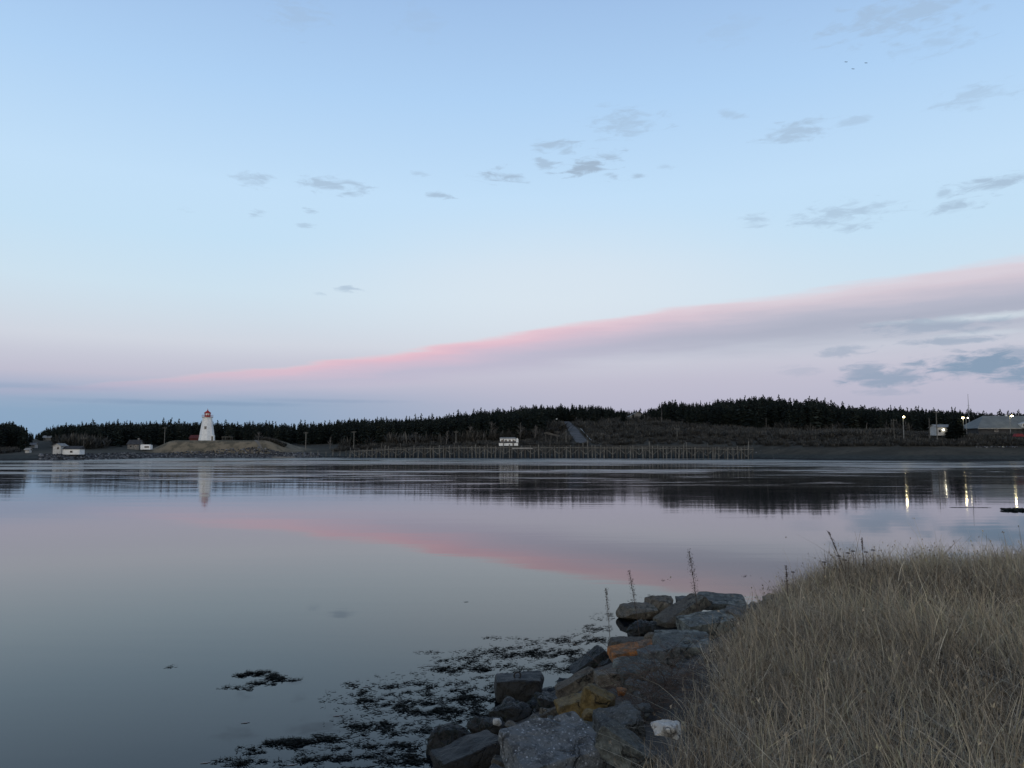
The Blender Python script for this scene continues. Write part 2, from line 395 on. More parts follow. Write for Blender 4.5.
# ------------------------------------------------------------------ road up the hill
def road():
    V, Fq = [], []; n = 60
    for i in range(n+1):
        t = i/n; Y = 336+(486-336)*t; px = 583-19*t**.9
        cx = at(px, Y)[0]; hw = 2.7
        for k, s_ in enumerate((-1, 1)):
            x = cx+s_*hw; V.append((x, Y, max(fh(x, Y), fh(cx, Y))+.14))
    for i in range(n): a = 2*i; Fq.append((a, a+1, a+3, a+2))
    o = link('hill_road', np_mesh('hill_road', V, Fq), M['asphalt']); tag(o, kind='structure'); return V
RV = road()
def road_x(Y):
    t = min(max((Y-336)/150, 0), 1); return at(583-19*t**.9, Y)[0]
g = thing('guard_rail', (0,0,0), 'pale guard rail following the right edge of the road up the hill', 'guard rail')
rb = MB(); prev = None
for Y in np.arange(338, 410, 4.):
    p = Vector((road_x(Y)+3.9, Y, fh(road_x(Y)+3.9, Y)+.35)); MB().box(p+Vector((0,0,.2)), (.15,.15,.9)).build('post', M['oldwood'], g)
    if prev is not None: rb.tube(prev+Vector((0,0,.6)), p+Vector((0,0,.6)), .17, n=6)
    prev = p
rb.build('rail', M['metal'], g)

# ------------------------------------------------------------------ trees
def spruce_np(seed, whorls=17, br=7, dead=False):
    r = np.random.RandomState(seed); V = []; T = []; tone = []; mi = []
    def tri(a, b, c, t_, m_):
        i = len(V); V.extend([a, b, c]); T.append((i, i+1, i+2)); tone.extend([t_]*3); mi.append(m_)
    # trunk
    n = 5
    for k in range(n):
        a0, a1 = 2*math.pi*k/n, 2*math.pi*(k+1)/n
        tri((.012*math.cos(a0), .012*math.sin(a0), -.03), (.012*math.cos(a1), .012*math.sin(a1), -.03), (0, 0, 1.), .2, 1)
    wide = r.uniform(.19, .27)
    for w_ in range(whorls):
        z = .10+.88*(w_/(whorls-1))**.95
        for b_ in range(br if z < .8 else br-2):
            if dead and r.rand() < .55: continue
            az = r.uniform(0, 2*math.pi); rad = (wide*(1-z)**.68+.016)*r.uniform(.55, 1.15)*(1 if z > .22 else .75)
            zz = z+r.uniform(-.02, .02); c, s = math.cos(az), math.sin(az); wd = rad*r.uniform(.25, .42)
            droop = rad*r.uniform(.1, .5)
            root = np.array((0, 0, zz+.015)); tip = np.array((c*rad, s*rad, zz-droop))
            m_ = root*.45+tip*.55; m1 = m_+np.array((-s*wd, c*wd, -.012)); m2 = m_+np.array((s*wd, -c*wd, -.012)); lo = m_+np.array((0, 0, -.045-wd*.35))
            t_ = r.uniform(0, 1)**1.6
            tri(root, m1, tip, t_, 0); tri(root, tip, m2, t_, 0); tri(root, lo, tip, t_*.7, 0)
    return np.array(V), np.array(T), np.array(tone), np.array(mi)
SPR = [spruce_np(s) for s in range(7)]
def merge_trees(name, src, P_, H_, A_, Wd_, mats, seed=0, flat=False):
    r = np.random.RandomState(seed); Vs, Ts, tn, ms = [], [], [], []; off = 0
    for i in range(len(P_)):
        V, T, t_, m_ = src[r.randint(len(src))]; c, s = math.cos(A_[i]), math.sin(A_[i])
        x = (V[:, 0]*c-V[:, 1]*s)*H_[i]*Wd_[i]; y = (V[:, 0]*s+V[:, 1]*c)*H_[i]*Wd_[i]
        Vs.append(np.stack([x+P_[i][0], y+P_[i][1], V[:, 2]*H_[i]+P_[i][2]], 1)); Ts.append(T+off); off += len(V)
        tn.append(t_*0+r.uniform(0, 1) if flat else np.clip(t_*.8+r.uniform(-.15, .35), 0, 1)); ms.append(m_)
    return link(name, np_mesh(name, np.concatenate(Vs), np.concatenate(Ts), np.concatenate(ms), {'tone': np.concatenate(tn)}), mats)
SKY = [(-200,418),(0,421),(12,421),(24,425),(30,430),(33,433),(38,431),(44,428),(52,426),(60,423),(80,422),(110,421),(160,420),(250,421),(290,422),(320,421),(345,418),(400,417),(430,416),(450,413),(475,410),(500,408),(530,405),(590,405),(610,407),(626,410),(645,411),(655,407),(672,399),(690,402),(705,402),(722,398),(745,398),(756,395),(775,396),(800,399),(818,397),(830,401),(850,404),(880,406),(910,407),(950,409),(1000,411),(1300,411)]
SX, SY = np.array(SKY, float).T
def clear_of(x, Y, px):
    if abs(x-road_x(Y)) < 7.5 and 325 < Y < 492: return False
    if abs(x-MX) < 50 and Y < 392: return False
    return True
rt = np.random.RandomState(5)
# trees on the skyline that stand out one by one
PROTO = []
for k in range(7):
    V, T, t_, m_ = SPR[k]
    PROTO.append(np_mesh('spruce', V, T, m_, {'tone': np.clip(t_*.8+(k % 3-1)*.18+.05, 0, 1)})); PROTO[-1].materials.append(M['needles']); PROTO[-1].materials.append(M['bark'])
SEG = [(-60, 30, 'dark spruce on the low headland at the left edge', 'spruces on the left headland'),
 (30, 95, 'dark spruce in the treeline behind the white boathouse', 'spruces behind the boathouse'),
 (95, 190, 'dark spruce in the treeline behind the grey cottage and white trailer', 'spruces behind the grey cottage'),
 (190, 225, 'dark spruce in the treeline right behind the white lighthouse', 'spruces behind the lighthouse'),
 (225, 320, 'dark spruce in the treeline between the lighthouse and the pile pier', 'spruces right of the lighthouse'),
 (320, 460, 'dark spruce in the level treeline above the left half of the pile pier', 'spruces above the left of the pier'),
 (460, 556, 'dark spruce on the rising skyline between the pier cottage and the road', 'spruces left of the road'),
 (556, 650, 'small dark spruce on the hilltop at the head of the road', 'spruces at the head of the road'),
 (650, 730, 'tall dark spruce standing beside the hilltop clearing', 'spruces beside the hilltop clearing'),
 (730, 850, 'tall ragged spruce on the skyline above the bare thicket', 'spruces above the thicket'),
 (850, 903, 'dark spruce in the sloping treeline left of the lamp on the open bank', 'spruces left of the bank lamp'),
 (903, 948, 'dark spruce in the treeline between the bank lamp and the bushy conifer', 'spruces behind the white shed'),
 (948, 985, 'dark spruce in the treeline around the tall thin mast', 'spruces around the mast'),
 (985, 1200, 'dark spruce in the treeline over the ridge of the long grey roof', 'spruces behind the hall')]
def spruce_dist(px):                               # how far off the skyline row stands
    return np.interp(px, [-100, 28, 34, 60, 160, 320, 480, 560, 640, 700, 760, 850, 1100], [285, 300, 470, 440, 440, 430, 455, 500, 480, 455, 450, 430, 400])
px = -50.; nsk = 0
while px < 1075:
    Y = float(spruce_dist(px))+rt.uniform(-12, 12); x, _ = at(px, Y); g_ = fh(x, Y)
    ty = np.interp(px, SX, SY)+rt.choice([-2.5, -1, 0, 1.5, 3, 4.5], p=[.1, .2, .25, .2, .15, .1])+rt.uniform(-.8, .8)
    top = at(px, Y, ty)[1]; H = top-g_
    if H > 2.5:
        o = link('spruce_tree', PROTO[rt.randint(7)], loc=(x, Y, g_-.1))
        wd = rt.uniform(.85, 1.25)*(1.0 if H > 8 else 1.25); o.scale = (H*wd, H*wd, H); o.rotation_euler = (0, 0, rt.uniform(0, 6.28))
        lab, grp = next((l, g2) for a, b, l, g2 in SEG if a <= px < b or b == 1200)
        tag(o, lab, 'tree', grp); nsk += 1
    px += rt.uniform(2.4, 5.2)
# the rest of the wood reads as one mass
Pm, Hm = [], []
for i in range(8500):
    px = rt.uniform(-380, 1400); Y0 = float(spruce_dist(px)); Y = rt.uniform(300, Y0+60)
    lo = np.interp(px, [-400, 20, 30, 50, 60, 90, 140, 300, 440, 520, 545, 560, 610, 640, 700, 740, 790, 850, 1400], [262, 268, 380, 395, 338, 330, 338, 350, 350, 358, 385, 440, 452, 425, 388, 372, 372, 352, 330])
    if Y < lo:
        if px > 24: continue
        Y = rt.uniform(lo, Y0)
    x = at(px, Y)[0]; g_ = fh(x, Y)
    if g_ < 1.2 or not clear_of(x, Y, px): continue
    ty = np.interp(px, SX, SY)+rt.uniform(.2, 4.2); top = at(px, Y, ty)[1]; H = min(top-g_, 19)
    if H < 3.: continue
    Pm.append((x, Y, g_-.1)); Hm.append(H*rt.uniform(.86, 1))
for i in range(760):                               # close ranks on the hill crest
    px = rt.uniform(330, 790) if i < 330 else rt.uniform(535, 668); Y = float(spruce_dist(px))+rt.uniform(-22, 22); x = at(px, Y)[0]
    if not clear_of(x, Y, px): continue
    g_ = fh(x, Y); H = at(px, Y, np.interp(px, SX, SY)+rt.choice([-1.5, 0, 1.5, 3, 4.5, 6], p=[.06, .12, .2, .24, .22, .16])+rt.uniform(0, 1.2))[1]-g_
    if H < 2.5: continue
    Pm.append((x, Y, g_-.1)); Hm.append(H)
n = len(Pm)
o = merge_trees('spruce_wood', SPR, Pm, Hm, rt.uniform(0, 6.28, n), rt.uniform(.9, 1.35, n), [M['needles'], M['bark']], 8)
tag(o, 'dense dark spruce wood covering the far shore', 'wood', kind='stuff')
# bare alder thickets
def shrub_np(seed, n=90):
    r = np.random.RandomState(seed); V, T, tn = [], [], []
    for k in range(n):
        a = r.uniform(0, 6.28); sp_ = r.uniform(.1, 1)**.7; b0 = np.array((r.uniform(-.35, .35), r.uniform(-.35, .35), 0.)); hh = r.uniform(.35, 1)
        tip = b0+np.array((math.cos(a)*sp_*.55, math.sin(a)*sp_*.55, hh*(1-.35*sp_))); w_ = r.uniform(.012, .05)
        pv = np.array((-math.sin(a+r.uniform(-1, 1)), math.cos(a), .2))*w_; mid = (b0+tip)/2+np.array((0, 0, .1))
        i = len(V); V.extend([b0, mid+pv, mid-pv, tip]); T.extend([(i, i+1, i+2), (i+1, i+3, i+2)]); tn.extend([r.rand()]*4)
    return np.array(V), np.array(T), np.array(tn), np.zeros(len(T), int)
SHR = [shrub_np(s) for s in range(5)]
Ps, Hs = [], []
for i in range(7000):
    px = rt.choice([rt.uniform(480, 1080), rt.uniform(300, 1100), rt.uniform(-100, 300)], p=[.62, .2, .18])
    Yb = np.interp(at(px, 300)[0]/300, CU, CA[:, 2]); top_ = np.interp(px, [-400, 300, 480, 560, 600, 700, 800, 900, 1100], [20, 18, 40, 150, 160, 140, 110, 50, 40])
    Y = Yb+3+rt.uniform(0, 1)*top_; x = at(px, Y)[0]
    if (abs(x-MX) < 50 and Y < 392) or (abs(x-road_x(Y)) < 4.4 and 325 < Y < 492): continue
    if px > 962 and 281 < Y < 320: continue
    if 925 < px < 960 and 268 < Y < 300: continue
    g_ = fh(x, Y)
    if g_ < (1.9 if px < 160 else 2.4): continue
    Ps.append((x, Y, g_-.15)); Hs.append(rt.uniform(1.4, 3.4)*(1.25 if 560 < px < 900 and Y > Yb+25 else .8))
for i in range(330):                                # taller bare trees standing in front of the spruces
    px = rt.choice([rt.uniform(455, 560), rt.uniform(60, 130), rt.uniform(235, 300), rt.uniform(300, 450), rt.uniform(780, 900)], p=[.45, .2, .1, .1, .15])
    Y = np.interp(px, [60, 90, 140, 300, 440, 520, 560, 780, 900], [326, 322, 326, 348, 348, 356, 400, 372, 345])+rt.uniform(0, 14); x = at(px, Y)[0]
    if not clear_of(x, Y, px): continue
    Ps.append((x, Y, fh(x, Y)-.1)); Hs.append(rt.uniform(4, 8.5))
for i in range(420):                               # scrub hiding the foot of the hall
    px = rt.uniform(925, 1060); Y = 263+rt.uniform(0, 16); x = at(px, Y)[0]; Ps.append((x, Y, fh(x, Y)-.1)); Hs.append(rt.uniform(1.4, 2.9)*(1.15 if px > 962 else .75))
for i in range(120):                                # low scrub on the lighthouse mound
    px = rt.uniform(263, 284); Y = 339+rt.uniform(0, 4); x = at(px, Y)[0]; Ps.append((x, Y, fh(x, Y)-.1)); Hs.append(rt.uniform(1.3, 2.4))
n = len(Ps)
o = merge_trees('alder_thicket', SHR, Ps, Hs, rt.uniform(0, 6.28, n), rt.uniform(.8, 1.5, n), [M['twigs']], 9)
tag(o, 'grey-brown bare alder thicket covering the slopes above the far bank', 'thicket', kind='stuff')
# bare trees that show pale against the wood
def bare_tree(px, Y, H, label, seed, lean=0., spread=.5, group=None):
    r = random.Random(seed); x = at(px, Y)[0]; t_ = thing('bare_tree', (x, Y, fh(x, Y)-.1), label, 'tree', group)
    b = MB(); b.tube((0,0,0), (lean, 0, H*.9), .16, .05, 6); b.build('trunk', M['palebark'], t_)
    b = MB()
    for k in range(26):
        z = H*r.uniform(.25, .88); a = r.uniform(0, 6.28); L = H*r.uniform(.12, .3)*spread*2*(1.1-z/H)
        p = Vector((lean*z/H, 0, z)); q_ = p+Vector((math.cos(a)*L, math.sin(a)*L, L*.9)); b.tube(p, q_, .05, .02, 4)
        for j in range(2): s_ = p.lerp(q_, .5+.2*j); b.tube(s_, s_+Vector((r.uniform(-.5,.5)*L, r.uniform(-.5,.5)*L, L*.5)), .03, .012, 3)
    b.build('crown', M['palebark'], t_)
bare_tree(662, 400, 9.5, 'pale dead tree trunk left of the tallest hilltop spruces', 1, .2, .2)
bare_tree(697, 395, 9, 'slim pale dead tree between the hilltop clearing and the long pale roof', 2, .3, .25)
bare_tree(716, 440, 15, 'tall bare grey tree rising above the spruces over the long pale roof', 3, 0, .6)
bare_tree(866, 330, 6, 'leaning pale snag in the thicket left of the street lamps', 4, .9, .25)
bare_tree(470, 352, 9, 'bare grey tree in front of the wood left of the pier cottage', 5, .1, .7)
bare_tree(492, 356, 11, 'wide bare tree directly behind the pier cottage', 6, -.2, .8)
bare_tree(520, 356, 10, 'bare grey tree just right of the pier cottage', 7, .2, .7)
bare_tree(535, 362, 8, 'small bare tree midway between the pier cottage and the road', 8, .2, .7)
bare_tree(330, 350, 6, 'low bare tree at the left end of the pile pier', 9, .3, .6)
bare_tree(446, 345, 7, 'forked bare tree above the middle of the left half of the pier', 10, .8, .5)
bare_tree(258, 372, 8, 'bare grey tree behind the lighthouse mound right of the low shelter', 11, .2, .8)
# conifer beside the hall
def big_conifer(px, Y, H, wd, label, k):
    x = at(px, Y)[0]; t_ = thing('spruce_tree', (x, Y, fh(x, Y)-.1), label, 'tree')
    V, T, tn, mi = spruce_np(k, 22, 14)
    V = V*np.array((H*wd, H*wd, H)); tr = T[mi == 1]; cr = T[mi == 0]
    link('trunk', np_mesh('trunk', V, tr), M['bark'], t_); link('crown', np_mesh('crown', V, cr, None, {'tone': tn*.6}), M['needles'], t_)
big_conifer(957.5, 273, 9.0, 2.2, 'bushy dark conifer between the white shed and the long grey roofed hall', 40)
big_conifer(952, 272, 6.6, 2.2, 'shorter dark conifer against the right wall of the white shed', 41)
big_conifer(624, 415, 8, 1.5, 'dark conifer on the slope just below the hilltop house', 42)
big_conifer(756, 375, 8.5, 1.2, 'dark conifer standing forward of the wood above the right end of the pier', 43)

# ------------------------------------------------------------------ lighthouse
def prism(b, n, r0, r1, z0, z1, rot=0.):
    lo = [b.bm.verts.new((r0*math.cos(rot+2*math.pi*k/n), r0*math.sin(rot+2*math.pi*k/n), z0)) for k in range(n)]
    hi = [b.bm.verts.new((r1*math.cos(rot+2*math.pi*k/n), r1*math.sin(rot+2*math.pi*k/n), z1)) for k in range(n)]
    b.bm.faces.new(lo[::-1]); b.bm.faces.new(hi)
    for k in range(n): b.bm.faces.new((lo[k], lo[(k+1) % n], hi[(k+1) % n], hi[k]))
    return b
lx, ly = at(206.5, 344)[0], 344.; lz = fh(lx, ly)-.15
L = thing('lighthouse', (lx, ly, lz), 'white tapered eight-sided wooden lighthouse with a red lantern on the grassy mound', 'lighthouse')
o8 = math.pi/8
prism(MB(), 8, 3.5, 1.95, 0, 10.4, o8).build('tower', M['white'], L)
prism(prism(MB(), 8, 2.35, 2.5, 10.403, 10.6, o8), 8, 2.1, 2.35, 10.2, 10.4, o8).build('gallery', M['white'], L)
b = MB()
for k in range(16):
    a = 2*math.pi*k/16; b.tube((2.35*math.cos(a), 2.35*math.sin(a), 10.6), (2.35*math.cos(a), 2.35*math.sin(a), 11.5), .03, n=4)
for z in (11.05, 11.5):
    for k in range(16):
        a, c = 2*math.pi*k/16, 2*math.pi*(k+1)/16; b.tube((2.35*math.cos(a), 2.35*math.sin(a), z), (2.35*math.cos(c), 2.35*math.sin(c), z), .03, n=4)
b.build('railing', M['red'], L)
prism(MB(), 10, 1.35, 1.35, 10.605, 11.35).build('lantern_base', M['red'], L)
prism(MB(), 10, 1.22, 1.22, 11.353, 12.35).build('lantern_glass', M['paleglass'], L)
b = MB()
for k in range(10):
    a = 2*math.pi*k/10; b.tube((1.27*math.cos(a), 1.27*math.sin(a), 11.35), (1.27*math.cos(a), 1.27*math.sin(a), 12.4), .09, n=4)
b.build('glazing_bars', M['red'], L)
rf = prism(prism(MB(), 10, 1.62, 1.5, 12.353, 12.55), 10, 1.5, .25, 12.553, 13.5).build('roof', M['red'], L)
MB().ball((0,0,13.7), .3).tube((0,0,13.9), (0,0,14.6), .05).build('vent_ball', M['red'], rf)
for (z, a) in ((5.8, -90),):
    t_ = 1-z/10.4; rr = (1.95+(3.5-1.95)*t_)*math.cos(o8)+.02; aa = R(a)
    if z > 7 : rr += 0
    f_ = MB().box((math.cos(aa)*rr+.25, math.sin(aa)*rr, z), (.95, .22, 1.35)).build('window', M['greywall'], L)
    MB().box((math.cos(aa)*rr+.25, math.sin(aa)*rr-.12, z), (.62, .06, 1.0)).build('pane', M['glass'], f_)
p_ = MB().box((3.15, -1.2, 1.2), (1.3, 1.5, 2.4)).build('entry_porch', M['white'], L)
MB().box((3.15, -1.98, 1.1), (.8, .06, 1.9)).build('door', M['greywall'], p_)

# ------------------------------------------------------------------ buildings
def building(name, px, Y, w_, d_, h_, rise, label, wall='whitewall', roof='roofdark', ridge='x', windows=(), rz=0., hip=0., base=None, door=None, cat='building', chimney=None, over=.35, skirt=None):
    x = at(px, Y)[0]; z = (fh(x, Y) if base is None else base)-.1
    t_ = thing(name, (x, Y, z), label, cat, None, rz)
    wb = MB(); wb.box((0, 0, h_/2), (w_, d_, h_))
    if ridge == 'x' and not hip:
        for s_ in (-1, 1): wb.poly([(s_*w_/2*.999, -d_/2, h_), (s_*w_/2*.999, d_/2, h_), (s_*w_/2*.999, 0, h_+rise*.97)], (-s_*.12, 0, 0))
    elif ridge == 'y':
        for s_ in (-1, 1): wb.poly([(-w_/2, s_*d_/2*.999, h_), (w_/2, s_*d_/2*.999, h_), (0, s_*d_/2*.999, h_+rise*.97)], (0, -s_*.12, 0))
    wb.build('wall', M[wall], t_)
    rb = MB(); e = over; th = .14
    if hip:
        W2, D2 = w_/2+e, d_/2+e; v = [(-W2,-D2,h_+.02),(W2,-D2,h_+.02),(W2,D2,h_+.02),(-W2,D2,h_+.02),(-W2+hip,0,h_+rise),(W2-hip,0,h_+rise)]
        vs = [rb.bm.verts.new(q) for q in v]
        for f_ in ((0,1,5,4),(2,3,4,5),(1,2,5),(3,0,4),(3,2,1,0)): rb.bm.faces.new([vs[i] for i in f_])
    elif ridge == 'x':
        for s_ in (-1, 1):
            sl = e*rise/(d_/2)
            rb.poly([(-w_/2-e, 0, h_+rise+.03), (-w_/2-e, s_*(d_/2+e), h_-sl+.03), (-w_/2-e, s_*(d_/2+e), h_-sl+th+.03), (-w_/2-e, 0, h_+rise+th+.03)], (w_+2*e, 0, 0))
    else:
        for s_ in (-1, 1):
            sl = e*rise/(w_/2)
            rb.poly([(0, -d_/2-e, h_+rise+.03), (s_*(w_/2+e), -d_/2-e, h_-sl+.03), (s_*(w_/2+e), -d_/2-e, h_-sl+th+.03), (0, -d_/2-e, h_+rise+th+.03)], (0, d_+2*e, 0))
    rf = rb.build('roof', M[roof], t_)
    if chimney is not None: MB().box((chimney, .1, h_+rise+.3), (.6, .6, 1.3)).build('chimney', M['greywall'], rf)
    for (wx, wz, ww, wh) in windows:
        f_ = MB().box((wx, -d_/2-.02, wz), (ww+.16, .1, wh+.16)).build('window', M['whitewall' if wall != 'whitewall' else 'greywall'], t_)
        MB().box((wx, -d_/2-.08, wz), (ww, .05, wh)).build('pane', M['glass'], f_)
    if door is not None:
        MB().box((door, -d_/2-.04, 1.0), (.95, .1, 2.0)).build('door', M['greywall'], t_)
    return t_
# boathouse at the left
bh = building('boathouse', 60.5, 266, 3.1, 5, 3.4, .9, 'pale gabled boathouse with a long low white wing at the left shore', ridge='y', windows=((.5, 2.5, .6, .7),), roof='rooflight')
MB().box((4.9, .4, 1.05), (7.2, 3.6, 2.1)).build('wing', M['white'], bh)
MB().poly([(1.65, -1.75, 2.1), (1.65, 2.5, 2.1), (1.65, .6, 3.4)], (7.1, 0, 0)).build('wing_roof', M['roofdark'], bh)
w1 = MB().box((5.2, -1.46, 1.1), (1., .1, .8)).build('window', M['greywall'], bh); MB().box((5.2, -1.53, 1.1), (.8, .05, .6)).build('pane', M['glass'], w1)
building('cottage', 135.5, 332, 5.0, 4, 2.5, 1.6, 'small grey gabled cottage beside a white trailer at the left shore', wall='greywall', roof='roofdark', windows=((-1., 1.5, .8, .9), (1., 1.5, .8, .9)), chimney=1.2)
tr = thing('trailer', (at(146.5, 330)[0], 330, fh(at(146.5, 330)[0], 330)), 'white trailer with a dark window parked beside the grey cottage', 'trailer')
MB().box((0,0,1.45), (4.2, 2.1, 1.9)).box((-.2,0,2.5), (3.6, 1.8, .25)).build('body', M['white'], tr)
MB().box((.6,-1.07,1.6), (1.9,.05,.7)).build('window', M['glass'], tr)
for wx in (-.9, .2):
    MB().tube((wx,-.95,.36), (wx,-.75,.36), .36, n=12).build('wheel', M['darkwood'], tr)
MB().tube((2.1,0,.6), (3.1,0,.5), .06).build('hitch', M['metal'], tr)
building('house', 52, 395, 8, 6, 1.5, 1.0, 'low grey house with a pale roof on the rise behind the boathouse', wall='greywall', roof='rooflight', windows=((-2, .9, 1, .7), (2, .9, 1, .7)))
building('shed', 33.5, 318, 2.2, 2, 1.4, .7, 'tiny pale shed on the slope right of the left headland', wall='whitewall', roof='rooflight')
building('shed', 28.5, 275, 1.4, 1.4, 1.2, .5, 'tiny pale hut low at the foot of the left headland', wall='whitewall', roof='rooflight')
building('shed', 195.5, 362, 4.2, 4, 2.6, 1.3, 'small faded red shed half hidden behind the left of the lighthouse', wall='redshed', roof='redshed', base=fh(at(195.5, 362)[0], 362)+.3)
# low shelter on the mound
sx_, sy_ = at(227, 343)[0], 343.; s_ = thing('shelter', (sx_, sy_, fh(sx_, sy_)), 'low open wooden shelter with a flat pale top on the mound right of the lighthouse', 'shelter')
MB().box((0,0,1.6), (4.4,2.2,.2)).build('roof', M['paleold'], s_)
for a in (-1.9, -.4, 1.9):
    for c in (-.9, .9): MB().box((a, c, .75), (.18,.18,1.5)).build('post', M['oldwood'], s_)
MB().box((0,.3,.55), (3.4,.5,.1)).build('bench_seat', M['oldwood'], s_)
# steps / path up the mound
V = []
for i in range(14):
    t_ = i/13; Y = 329+9*t_; x = at(262-10*t_, Y)[0]
    for k in (-1, 1): V.append((x+k*.7, Y, fh(x, Y)+.12))
tag(link('gravel_path', np_mesh('gravel_path', V, [(2*i, 2*i+1, 2*i+3, 2*i+2) for i in range(13)]), mat('path_gravel', (.15,.14,.12), (.11,.1,.085), 3.)), kind='structure')
# pale float at the foot of the mound
fx, fy = at(284, 316)[0], 316.; f_ = thing('floating_dock', (fx, fy, 0), 'low pale float lying at the water right of the lighthouse mound', 'dock')
MB().box((0,0,.36), (9.5,2.2,.16)).build('deck', M['rooflight'], f_); MB().box((0,0,.12), (9.2,2.,.3)).build('hull', M['greywall'], f_)
# hilltop houses
building('house', 637, 438, 9, 8, 2.2, 2.3, 'pale gabled house in the hilltop clearing right of the road', wall='greywall', roof='rooflight', windows=((1.8, 1.3, 1.2, 1),), ridge='y')
building('house', 717, 432, 13, 7, 1.8, 1.3, 'long low pale-roofed house on the hill above the right of the pier', wall='greywall', roof='rooflight', windows=((-3, 1, 1, .8), (3, 1, 1, .8)))
bh.scale = (.86, .86, .86)
# ruined timber ramp left of the road
rp = thing('ramp', (at(552, 352)[0], 352, fh(at(552, 352)[0], 352)), 'broken pale timber ramp sloping down left of the hill road', 'ramp')
MB().poly([(-3.6,-1,3.7),(-3.6,-1,4.2),(-2.6,-1,4.7),(3.4,-1,2.9),(3.4,-1,2.5)], (0,2,0)).build('deck', M['oldwood'], rp)
for a, hh in ((-3, 3.7), (-.5, 3.5), (2.4, 2.7)): MB().tube((a,-.8,0), (a,-.8,hh), .14).build('post', M['oldwood'], rp)

# right: white shed, long hall, mast, lamps
ws = building('shed', 942.5, 277, 6.2, 5, 2.9, .9, 'white shed with two lit wall lamps left of the bushy dark conifer', roof='rooflight', wall='whitewall', windows=((-2.1, 1.6, .7, .8),), base=fh(at(941, 277)[0], 277)+1.3)
for a in (-.9, 2.2):
    w_ = MB().box((a,-2.62,2.15), (.3,.2,.2)).build('wall_lamp', M['metal'], ws); MB().ball((a,-2.86,2.05), .24).build('bulb', M['lampdim'], w_)
hb = fh(at(1010, 288)[0], 288)
hall = building('hall', 1013, 290, 33, 13, 2.6, 4.9, 'long low hall with a big grey hipped roof at the right edge', wall='roofdark', roof='roofgrey', hip=6.6, base=hb-.1, windows=((-10,1.7,1.2,.6),), over=.8)
MB().box((0,-7.36,2.52), (34.5,.12,.35)).build('fascia', M['rooflight'], hall)
MB().box((-2.0,0.,7.45), (.6,.6,.9)).build('chimney', M['white'], hall)
MB().poly([(-.9,-7.1,2.9),(4.0,-7.1,2.9),(4.0,-7.1,4.3),(1.5,-7.1,5.0),(-.9,-7.1,4.3)], (0,3,0)).build('dormer', M['whitewall'], hall)
for a in (0,1.6,3.1): MB().box((a,-7.16,3.7), (.8,.1,.8)).build('window', M['glass'], hall)
for a in (-.9, 1.8, 4.2): MB().box((a,-9.2,1.2), (.22,.22,2.7)).build('porch_post', M['white'], hall)
MB().box((1.6,-8.2,2.62), (5.6,2.3,.14)).build('porch_roof', M['rooflight'], hall)
mx, my = at(970.5, 300)[0], 300.; m_ = thing('radio_mast', (mx, my, fh(mx, my)), 'tall thin mast rising behind the left end of the long grey roofed hall', 'mast')
top = at(970, 300, 394)[1]-fh(mx, my); MB().tube((0,0,0), (0,0,top), .17, .06, 8).build('pole', M['metal'], m_)
b = MB()
for k in range(3): a = k*2.09; b.tube((0,0,top*.7), (5*math.cos(a), 5*math.sin(a), 0), .03, n=4)
b.build('guy_wires', M['metal'], m_); MB().box((0,0,top*.72), (1.,.08,.08)).build('crossarm', M['metal'], m_)
def lamp_post(px, Y, py, label, mat_='lamp', r=.34, arm=0.):
    x, z = at(px, Y, py); g_ = fh(x-arm, Y); t_ = thing('street_lamp', (x-arm, Y, g_), label, 'street lamp', 'street lamps on the far shore'); h = z-g_
    MB().tube((0,0,0), (0,0,h+.1), .13, .09, 8).build('pole', M['metal'], t_)
    MB().tube((0,0,h+.1), (arm,-.1,h+.28), .06, n=6).tube((arm,-.1,h+.28),(arm,-.5,h+.28),.05, n=6).build('arm', M['metal'], t_)
    hd = MB().box((arm,-.5,h+.26), (.5,.7,.12)).build('lamp_head', M['metal'], t_)
    MB().ball((arm,-.5,h+.02), r, sz=.7, n=10).build('bulb', M[mat_], hd)
lamp_post(903, 272, 417, 'lit street lamp on the open bank left of the white shed')
lamp_post(962, 272, 418, 'lit street lamp above the bushy dark conifer', r=.34, arm=-.4)
lamp_post(967, 282, 418, 'dim small street lamp just right of the lamp above the bushy conifer', 'lampdim', .2, .4)
lamp_post(1011, 280, 416, 'lit street lamp in front of the right end of the long grey roof', r=.36, arm=.5)
def pole(px, Y, py, label, arm=True, r=.15, m='oldwood'):
    x, z = at(px, Y, py); g_ = max(fh(x, Y), 0); t_ = thing('utility_pole', (x, Y, g_-.2), label, 'utility pole'); h = z-g_+.2
    MB().tube((0,0,0), (0,0,h), r*1.25, r*.85, 8).build('pole', M[m], t_)
    if arm:
        c = MB().box((0,-.2,h-.5), (2.0,.12,.14)).build('crossarm', M[m], t_)
        for k in (-.85, 0, .85): MB().tube((k,-.2,h-.43), (k,-.2,h-.2), .06, n=6).build('insulator', M['rooflight'], c)
